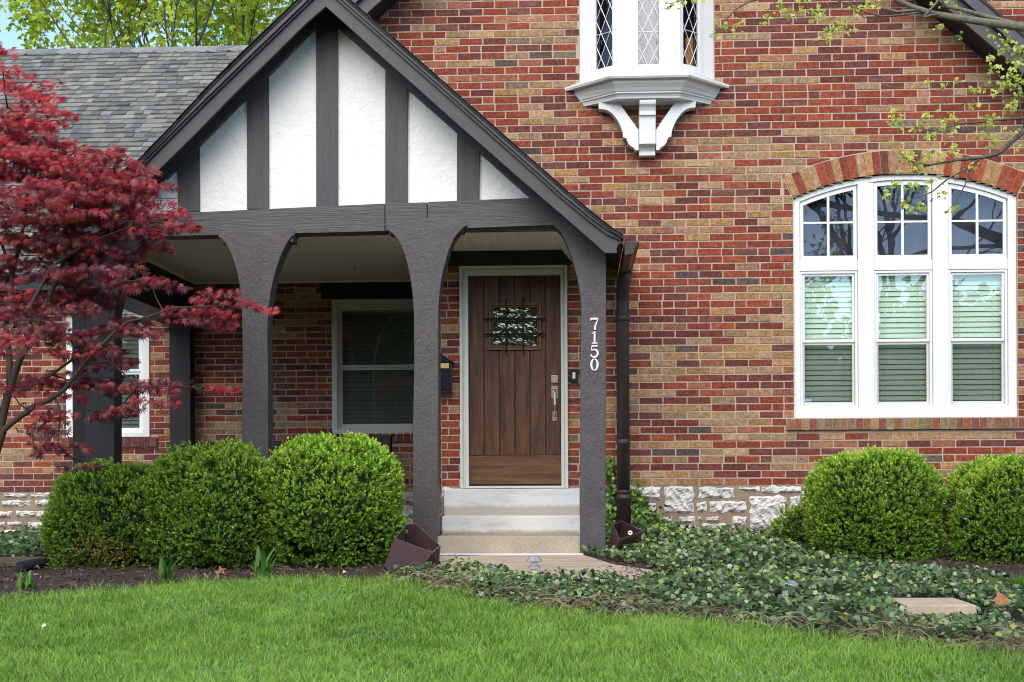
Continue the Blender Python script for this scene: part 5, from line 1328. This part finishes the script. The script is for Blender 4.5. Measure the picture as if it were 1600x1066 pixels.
# pads of foliage: px, py, rx, ry, number, redness (0 dark maroon .. 1 bright red)
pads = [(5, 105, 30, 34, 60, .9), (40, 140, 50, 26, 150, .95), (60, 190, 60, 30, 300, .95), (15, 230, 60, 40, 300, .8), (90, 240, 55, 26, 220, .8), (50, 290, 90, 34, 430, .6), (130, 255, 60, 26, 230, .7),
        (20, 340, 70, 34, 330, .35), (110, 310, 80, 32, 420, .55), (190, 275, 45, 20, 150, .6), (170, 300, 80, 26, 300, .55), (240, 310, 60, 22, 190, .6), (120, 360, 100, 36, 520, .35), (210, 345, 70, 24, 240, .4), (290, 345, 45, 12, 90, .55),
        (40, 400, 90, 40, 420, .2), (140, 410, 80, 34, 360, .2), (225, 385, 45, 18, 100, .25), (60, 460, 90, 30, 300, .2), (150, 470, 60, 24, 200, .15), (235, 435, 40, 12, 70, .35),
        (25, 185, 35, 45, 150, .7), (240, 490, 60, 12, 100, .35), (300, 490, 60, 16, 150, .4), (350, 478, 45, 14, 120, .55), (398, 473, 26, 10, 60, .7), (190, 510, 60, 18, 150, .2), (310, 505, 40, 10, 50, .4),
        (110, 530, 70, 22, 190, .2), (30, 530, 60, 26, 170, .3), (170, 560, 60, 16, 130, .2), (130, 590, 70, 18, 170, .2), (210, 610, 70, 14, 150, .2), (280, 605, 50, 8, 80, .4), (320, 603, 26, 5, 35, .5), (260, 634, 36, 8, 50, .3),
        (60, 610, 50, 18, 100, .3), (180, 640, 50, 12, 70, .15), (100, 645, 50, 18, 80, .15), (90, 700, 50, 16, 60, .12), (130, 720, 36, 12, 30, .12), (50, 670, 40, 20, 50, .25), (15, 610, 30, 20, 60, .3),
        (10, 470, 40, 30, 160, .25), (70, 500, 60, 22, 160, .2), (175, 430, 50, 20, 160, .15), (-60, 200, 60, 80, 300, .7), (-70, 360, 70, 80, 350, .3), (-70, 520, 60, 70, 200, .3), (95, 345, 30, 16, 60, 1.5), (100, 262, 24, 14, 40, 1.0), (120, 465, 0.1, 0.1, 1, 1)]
PP = []; DD = []; CC = []; NN = []; SS = []
for (px, py, rx_, ry_, n_, red) in pads:
    dy0 = random.uniform(-.35, .35); s_ = 2250 / (13 + YM); c_ = MP(px, py, dy0); n_ = int(n_ * (1.45 if py < 330 else 1.3 if px < 180 else 1.0))
    nl = max(1, n_ // 26)      # layers: leaves hang in thin tiers along twigs
    for _ in range(nl):
        lc = np.array([c_.x + rng.uniform(-.85, .85) * rx_ / s_, c_.y + rng.uniform(-.25, .25), c_.z + rng.uniform(-.9, .9) * ry_ / s_])
        m_ = n_ // nl + 1; a = rng.uniform(-1, 1, m_); sl_ = rng.uniform(-.25, .05)
        pos = lc + np.stack([a * rng.uniform(.08, .20), rng.uniform(-.08, .08, m_), a * sl_ * .15 + rng.normal(size=m_) * .014], 1)
        PP.append(pos); DD.append(np.stack([np.sign(a) * .6 + rng.normal(size=m_) * .7, rng.normal(size=m_) * .7 - .3, rng.uniform(-1.1, -.1, m_)], 1)); NN.append(rng.normal(size=(m_, 3)) * .45 + [0, -.75, .8])
        SS.append(rng.uniform(.034, .060, m_))
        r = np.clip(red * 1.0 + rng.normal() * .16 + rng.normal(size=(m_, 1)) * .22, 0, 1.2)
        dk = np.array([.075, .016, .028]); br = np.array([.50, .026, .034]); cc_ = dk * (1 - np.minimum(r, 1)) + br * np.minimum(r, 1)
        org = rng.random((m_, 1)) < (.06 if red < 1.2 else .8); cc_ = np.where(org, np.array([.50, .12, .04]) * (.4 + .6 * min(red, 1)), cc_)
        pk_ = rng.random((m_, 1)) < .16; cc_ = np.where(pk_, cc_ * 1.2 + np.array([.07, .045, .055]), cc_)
        CC.append(cc_)
    if n_ > 30:
        # a twig reaching the pad from the nearest limb
        best = min((p for t_ in tp for p in t_[0]), key=lambda p: (p - c_).length)
        e_ = c_ + Vector((rx_ / s_ * .7, 0, 0)) * random.choice((-1, 1)); md = (best + c_) / 2 + Vector((0, 0, -.03))
        tp.append((wob([best, md, c_, e_], .012, 4), .007, .0018))
PP = np.vstack(PP); DD = np.vstack(DD); CC = np.vstack(CC); NN = np.vstack(NN); SS = np.concatenate(SS)
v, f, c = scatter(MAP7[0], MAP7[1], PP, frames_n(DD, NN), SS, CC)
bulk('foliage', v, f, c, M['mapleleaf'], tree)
tubes_poly(tp, 'branches', M['barkmaple'], tree)

def grow(base, dirv, length, rad, depth, paths, tips, spread=.6, upb=.15, rg=random, split=3, shrink=.72):
    p = Vector(base); d = Vector(dirv).normalized(); pts_ = [p.copy()]; n = 5
    for i in range(n):
        d = (d + Vector((rg.gauss(0, .10), rg.gauss(0, .10), rg.gauss(0, .06) + upb * .1))).normalized(); p = p + d * (length / n); pts_.append(p.copy())
        if depth <= 2: tips.append((p.copy(), d.copy()))
    paths.append((pts_, rad, rad * .6))
    if depth == 0: tips.append((p, d)); return
    for k_ in range(split):
        a = rg.uniform(0, 6.28); ax = d.orthogonal().normalized(); ax = Matrix.Rotation(a, 3, d) @ ax
        nd = (d + ax * rg.uniform(.5, 1) * spread + Vector((0, 0, upb))).normalized()
        st = pts_[rg.choice((2, 3, 4, 5))] if k_ else pts_[-1]
        grow(st, nd, length * rg.uniform(.6, .9) * shrink / .72, rad * .58, depth - 1, paths, tips, spread, upb, rg, split, shrink)
def tree_make(name, base, H, label, group, seed, depth, leafn, leafs, pal_, jit=.25, spread=.6, r0=.16, split=3, tpl=MAP3, mt='leaf', bark='bark', first=.34):
    rg = random.Random(seed); paths = []; tips = []; root = empty(name, tuple(base), label, 'tree', group)
    b = Vector(base); paths.append(([b - Vector((0, 0, .3)), b + Vector((0, 0, H * first * .5)), b + Vector((.05, 0, H * first))], r0, r0 * .75))
    for k_ in range(5):
        a = k_ * 1.257 + rg.uniform(-.3, .3); grow(b + Vector((0, 0, H * first * rg.uniform(.75, 1))), (math.cos(a) * .55, math.sin(a) * .55, 1), H * .30, r0 * .5, depth, paths, tips, spread, .18, rg, split)
    tubes_poly(paths, 'trunk', M[bark], root, 5)
    if leafn:
        T = np.array([t[0] for t in tips]); idx = rng.integers(0, len(T), leafn); n_ = leafn
        pos = T[idx] + rng.normal(size=(n_, 3)) * jit; pl_ = np.array(pal_); col = pl_[rng.integers(0, len(pl_), n_)] * rng.uniform(.75, 1.25, (n_, 1))
        v, f, c = scatter(tpl[0], tpl[1], pos, frames_n(rng.normal(size=(n_, 3)) + [0, 0, -.6], rng.normal(size=(n_, 3)) + [0, -.3, .8]), rng.uniform(.7, 1.2, n_) * leafs, col)
        bulk('foliage', v, f, c, M[mt], root)
    return root
YG = [(.52, .66, .07), (.42, .58, .05), (.64, .72, .11), (.30, .46, .04), (.50, .58, .05)]
bg_g = 'trees rising beyond the wing roof'
def bx(px, Y): return PX(px, 300, Y)
tree_make('deciduous_tree', (bx(255, 14), 14, 0), 14.0, 'spring green tree with bare limbs showing, above the left half of the wing roof', bg_g, 4, 4, 42000, .125, YG, .20, .62, .075)
tree_make('deciduous_tree', (bx(400, 17), 17, 0), 15.5, 'yellow green tree crowded against the porch gable behind the roof ridge', bg_g, 9, 4, 46000, .12, [(.64, .74, .08), (.55, .68, .08), (.74, .80, .14)], .30, .62, .08)
# trees across the street behind the photographer (seen in the window reflections)
st_g = 'trees across the street, reflected in the windows'
GG = [(.06, .13, .03), (.09, .19, .04), (.13, .24, .05)]
tree_make('street_tree', (9.5, -32, -.84), 16, 'bare limbed street tree reflected in the arched window', st_g, 21, 5, 2500, .06, [(.3, .34, .12)], .2, .7, .22, 3)
tree_make('street_tree', (-7.5, -30, -.84), 11, 'leafy green street tree reflected in the porch window', st_g, 22, 4, 9000, .22, GG, .4, .65, .22)
tree_make('street_tree', (-1.0, -33, -.84), 11, 'leafy street tree reflected in the small window of the front door', st_g, 23, 4, 7000, .20, GG, .4, .65, .22)
tree_make('street_tree', (3.8, -36, -.84), 9, 'low thinly leaved street tree reflected beside the oriel', st_g, 24, 4, 3000, .12, [(.2, .3, .08)], .3, .6, .25)

for i_, (x_, y_, h__) in enumerate(((-16, -34, 12), (-11, -38, 14), (-4.5, -37, 13), (6, -40, 8.5), (14, -39, 7.5), (20, -38, 8), (1.5, -42, 10))):  # unseen extra trees, added to cover the bright horizon in window reflections
    tree_make('street_tree', (x_, y_, -.84), h__, ['green tree added far left to darken window reflections', 'tall green tree added at left to darken window reflections', 'green tree added behind the leafy pair to darken window reflections', 'low round green tree added left of the bare limbed street tree to cover the horizon', 'green tree added right of the bare limbed street tree to cover the horizon', 'green tree added far right to darken window reflections', 'green tree added in the middle to darken window reflections'][i_], st_g, 40 + i_, 3, 9000, .34, GG, .75, .7, .2, first=.16)
hg = empty('horizon_screen', (0, -43, -.84), 'long tall leafy screen added across the street to darken window reflections', 'horizon_screen')  # unseen leafy screen, added to hide the bright horizon gap in window reflections
n = 85000; hp = np.stack([rng.uniform(-32, 36, n), -43 + rng.uniform(-.2, .7, n), -.84 + rng.uniform(0, 5.6, n) * (.85 + .3 * rng.random(n))], 1); hc = np.array(GG)[rng.integers(0, 3, n)] * rng.uniform(.6, 1.2, (n, 1))
v, f, c = scatter(MAP3[0], MAP3[1], hp, frames_n(rng.normal(size=(n, 3)), rng.normal(size=(n, 3)) + [0, .8, .4]), rng.uniform(.12, .24, n), hc); bulk('foliage', v, f, c, M['leaf'], hg)
s = MB(); s.box(-32, 36, -43.6, -42.9, -.9, 4.2); s.build('inner_twigs', M['core'], hg)
# near tree whose branches hang into the upper right corner
YT = -3.2
def TP(px, py, dy=0): return P(px, py, YT + dy)
tb_ = Vector((PX(2150, 500, YT), YT, gz(0, YT)))
rt = empty('branching_tree', tuple(tb_), 'mossy limbed tree whose young yellow green leaves hang in at the upper right', 'tree')
limbs = [([tb_ - Vector((0, 0, .2)), tb_ + Vector((0, 0, 1.2)), TP(2120, 300), TP(2050, 140), TP(1900, 80)], .12, .05),
         ([TP(1900, 80), TP(1700, 60), TP(1600, 42), TP(1540, 33), TP(1500, 28), TP(1460, 22), TP(1430, 12), TP(1405, 2), TP(1380, -12)], .033, .014),
         ([TP(1600, 40), TP(1550, 26), TP(1510, 16), TP(1480, 10), TP(1465, -12)], .016, .012),
         ([TP(1465, 22, -.02), TP(1452, 24, -.05), TP(1443, 27, -.05), TP(1450, 18, -.06), TP(1462, 6, -.06), TP(1470, -8)], .006, .008),
         ([TP(1460, 22), TP(1440, 14), TP(1425, 16), TP(1400, 18), TP(1370, 12), TP(1352, 2), TP(1340, -8)], .011, .008),
         ([TP(1437, 19), TP(1420, 22), TP(1400, 24), TP(1375, 26), TP(1350, 20), TP(1330, 8), TP(1310, 2), TP(1290, -5)], .008, .003),
         ([TP(1375, 26), TP(1350, 28), TP(1335, 18)], .004, .002),
         ([TP(2050, 140), TP(1850, 150), TP(1700, 190), TP(1600, 207), TP(1560, 240), TP(1532, 246), TP(1490, 250), TP(1450, 258), TP(1420, 252), TP(1405, 238)], .024, .003),
         ([TP(1700, 190), TP(1600, 185), TP(1540, 190), TP(1500, 193), TP(1460, 205), TP(1445, 204), TP(1420, 205)], .010, .003),
         ([TP(1532, 246), TP(1510, 262), TP(1480, 278), TP(1455, 300), TP(1430, 310), TP(1405, 318)], .008, .0025),
         ([TP(1515, 258), TP(1505, 290), TP(1490, 318), TP(1480, 330)], .005, .002),
         ([TP(1600, 150, .1), TP(1580, 150, .1), TP(1560, 155, .1), TP(1520, 160), TP(1495, 165)], .006, .002),
         ([TP(1640, 90), TP(1600, 110), TP(1590, 130), TP(1600, 200)], .008, .004), ([TP(1640, 60), TP(1600, 75), TP(1580, 90), TP(1560, 60), TP(1552, 55)], .005, .002),
         ([TP(1590, 130), TP(1560, 118), TP(1545, 95)], .004, .002), ([TP(1405, 318), TP(1385, 310)], .003, .0015),
         ([TP(1480, -20), TP(1250, -15), TP(1172, 2), TP(1150, 15), TP(1130, 35), TP(1118, 52), TP(1108, 55)], .007, .002),
         ([TP(1250, -15), TP(1215, -2), TP(1200, 15), TP(1190, 30), TP(1188, 50)], .004, .0015), ([TP(1172, -12), TP(1100, -8), TP(1060, 2), TP(1043, 6)], .004, .0015),
         ([TP(1340, -8), TP(1315, 15), TP(1290, 40), TP(1275, 52)], .003, .0015), ([TP(1345, 0), TP(1330, 25), TP(1310, 50)], .003, .0015), ([TP(1480, 163), TP(1474, 130)], .003, .0015), ([TP(1474, 172), TP(1473, 140), TP(1450, 130)], .003, .0015)]
lp = [(wob(p_, .010, 4), a * 1.05, b) for p_, a, b in limbs]
clus = [(1043, 6, 8, 4), (1065, 2, 14, 6), (1088, 2, 14, 6), (1130, 38, 10, 7), (1118, 52, 10, 5), (1150, 40, 10, 6), (1195, 30, 12, 6), (1215, 10, 20, 12), (1230, 15, 16, 8), (1255, 12, 16, 10), (1272, 18, 16, 10), (1285, 20, 12, 8), (1300, 45, 14, 14), (1290, 55, 14, 10), (1322, 45, 12, 12), (1335, 20, 10, 5), (1480, 2, 20, 8), (1500, 4, 16, 6), (1360, 2, 16, 8),
        (1395, 176, 12, 9), (1402, 190, 10, 8), (1412, 200, 10, 5), (1455, 200, 20, 16), (1470, 205, 16, 10), (1425, 205, 8, 4), (1452, 180, 8, 5), (1478, 180, 14, 8), (1490, 190, 16, 8), (1520, 165, 12, 8), (1550, 188, 16, 12), (1542, 195, 12, 10), (1578, 170, 12, 14), (1582, 165, 10, 8), (1550, 220, 12, 10), (1585, 212, 14, 8), (1560, 140, 10, 8),
        (1403, 234, 12, 10), (1415, 245, 12, 8), (1430, 252, 14, 9), (1445, 262, 10, 6), (1452, 245, 12, 8), (1478, 245, 14, 8), (1490, 232, 6, 4), (1515, 258, 8, 5), (1405, 285, 14, 9), (1422, 290, 8, 8), (1415, 316, 12, 8), (1390, 308, 8, 6), (1447, 292, 14, 7), (1460, 275, 14, 6), (1424, 325, 10, 6), (1445, 318, 8, 5), (1488, 326, 8, 6), (1475, 300, 8, 4), (1382, 300, 8, 4),
        (1545, 90, 8, 7), (1552, 60, 12, 7), (1565, 75, 10, 8), (1585, 72, 14, 10), (1592, 80, 12, 10), (1555, 108, 10, 8), (1575, 112, 14, 12), (1590, 100, 14, 12), (1570, 130, 12, 10), (1592, 140, 14, 12), (1598, 120, 14, 12), (1575, 60, 10, 6), (1450, 125, 6, 4), (1475, 135, 8, 4), (1492, 128, 5, 3), (1520, 140, 6, 4), (1538, 135, 8, 5), (1500, 60, 6, 3), (1470, 42, 5, 3), (1467, 40, 5, 3)]
PP = []; sc3 = 2250 / (13 + YT)
for (px, py, r_, n_) in clus:
    c_ = TP(px, py); m_ = int(n_ * 1.25) + 1
    PP.append(np.array([c_.x, c_.y, c_.z]) + rng.normal(size=(m_, 3)) * [r_ / sc3 * .55, .04, r_ / sc3 * .5])
PP = np.vstack(PP); n = len(PP); col = np.array([(.50, .58, .10), (.42, .52, .08), (.58, .62, .20), (.36, .46, .07)])[rng.integers(0, 4, n)] * rng.uniform(.8, 1.15, (n, 1))
v, f, c = scatter(MAP3[0], MAP3[1], PP, frames_n(rng.normal(size=(n, 3)) * .6 + [0, -.2, -1], rng.normal(size=(n, 3)) * .6 + [0, -1, .5]), rng.uniform(.018, .036, n), col)
bulk('foliage', v, f, c, M['leaf'], rt)
tubes_poly(lp[:5], 'limb', M['barkgreen'], rt, 8); tubes_poly(lp[5:], 'branches', M['bark'], rt, 6)
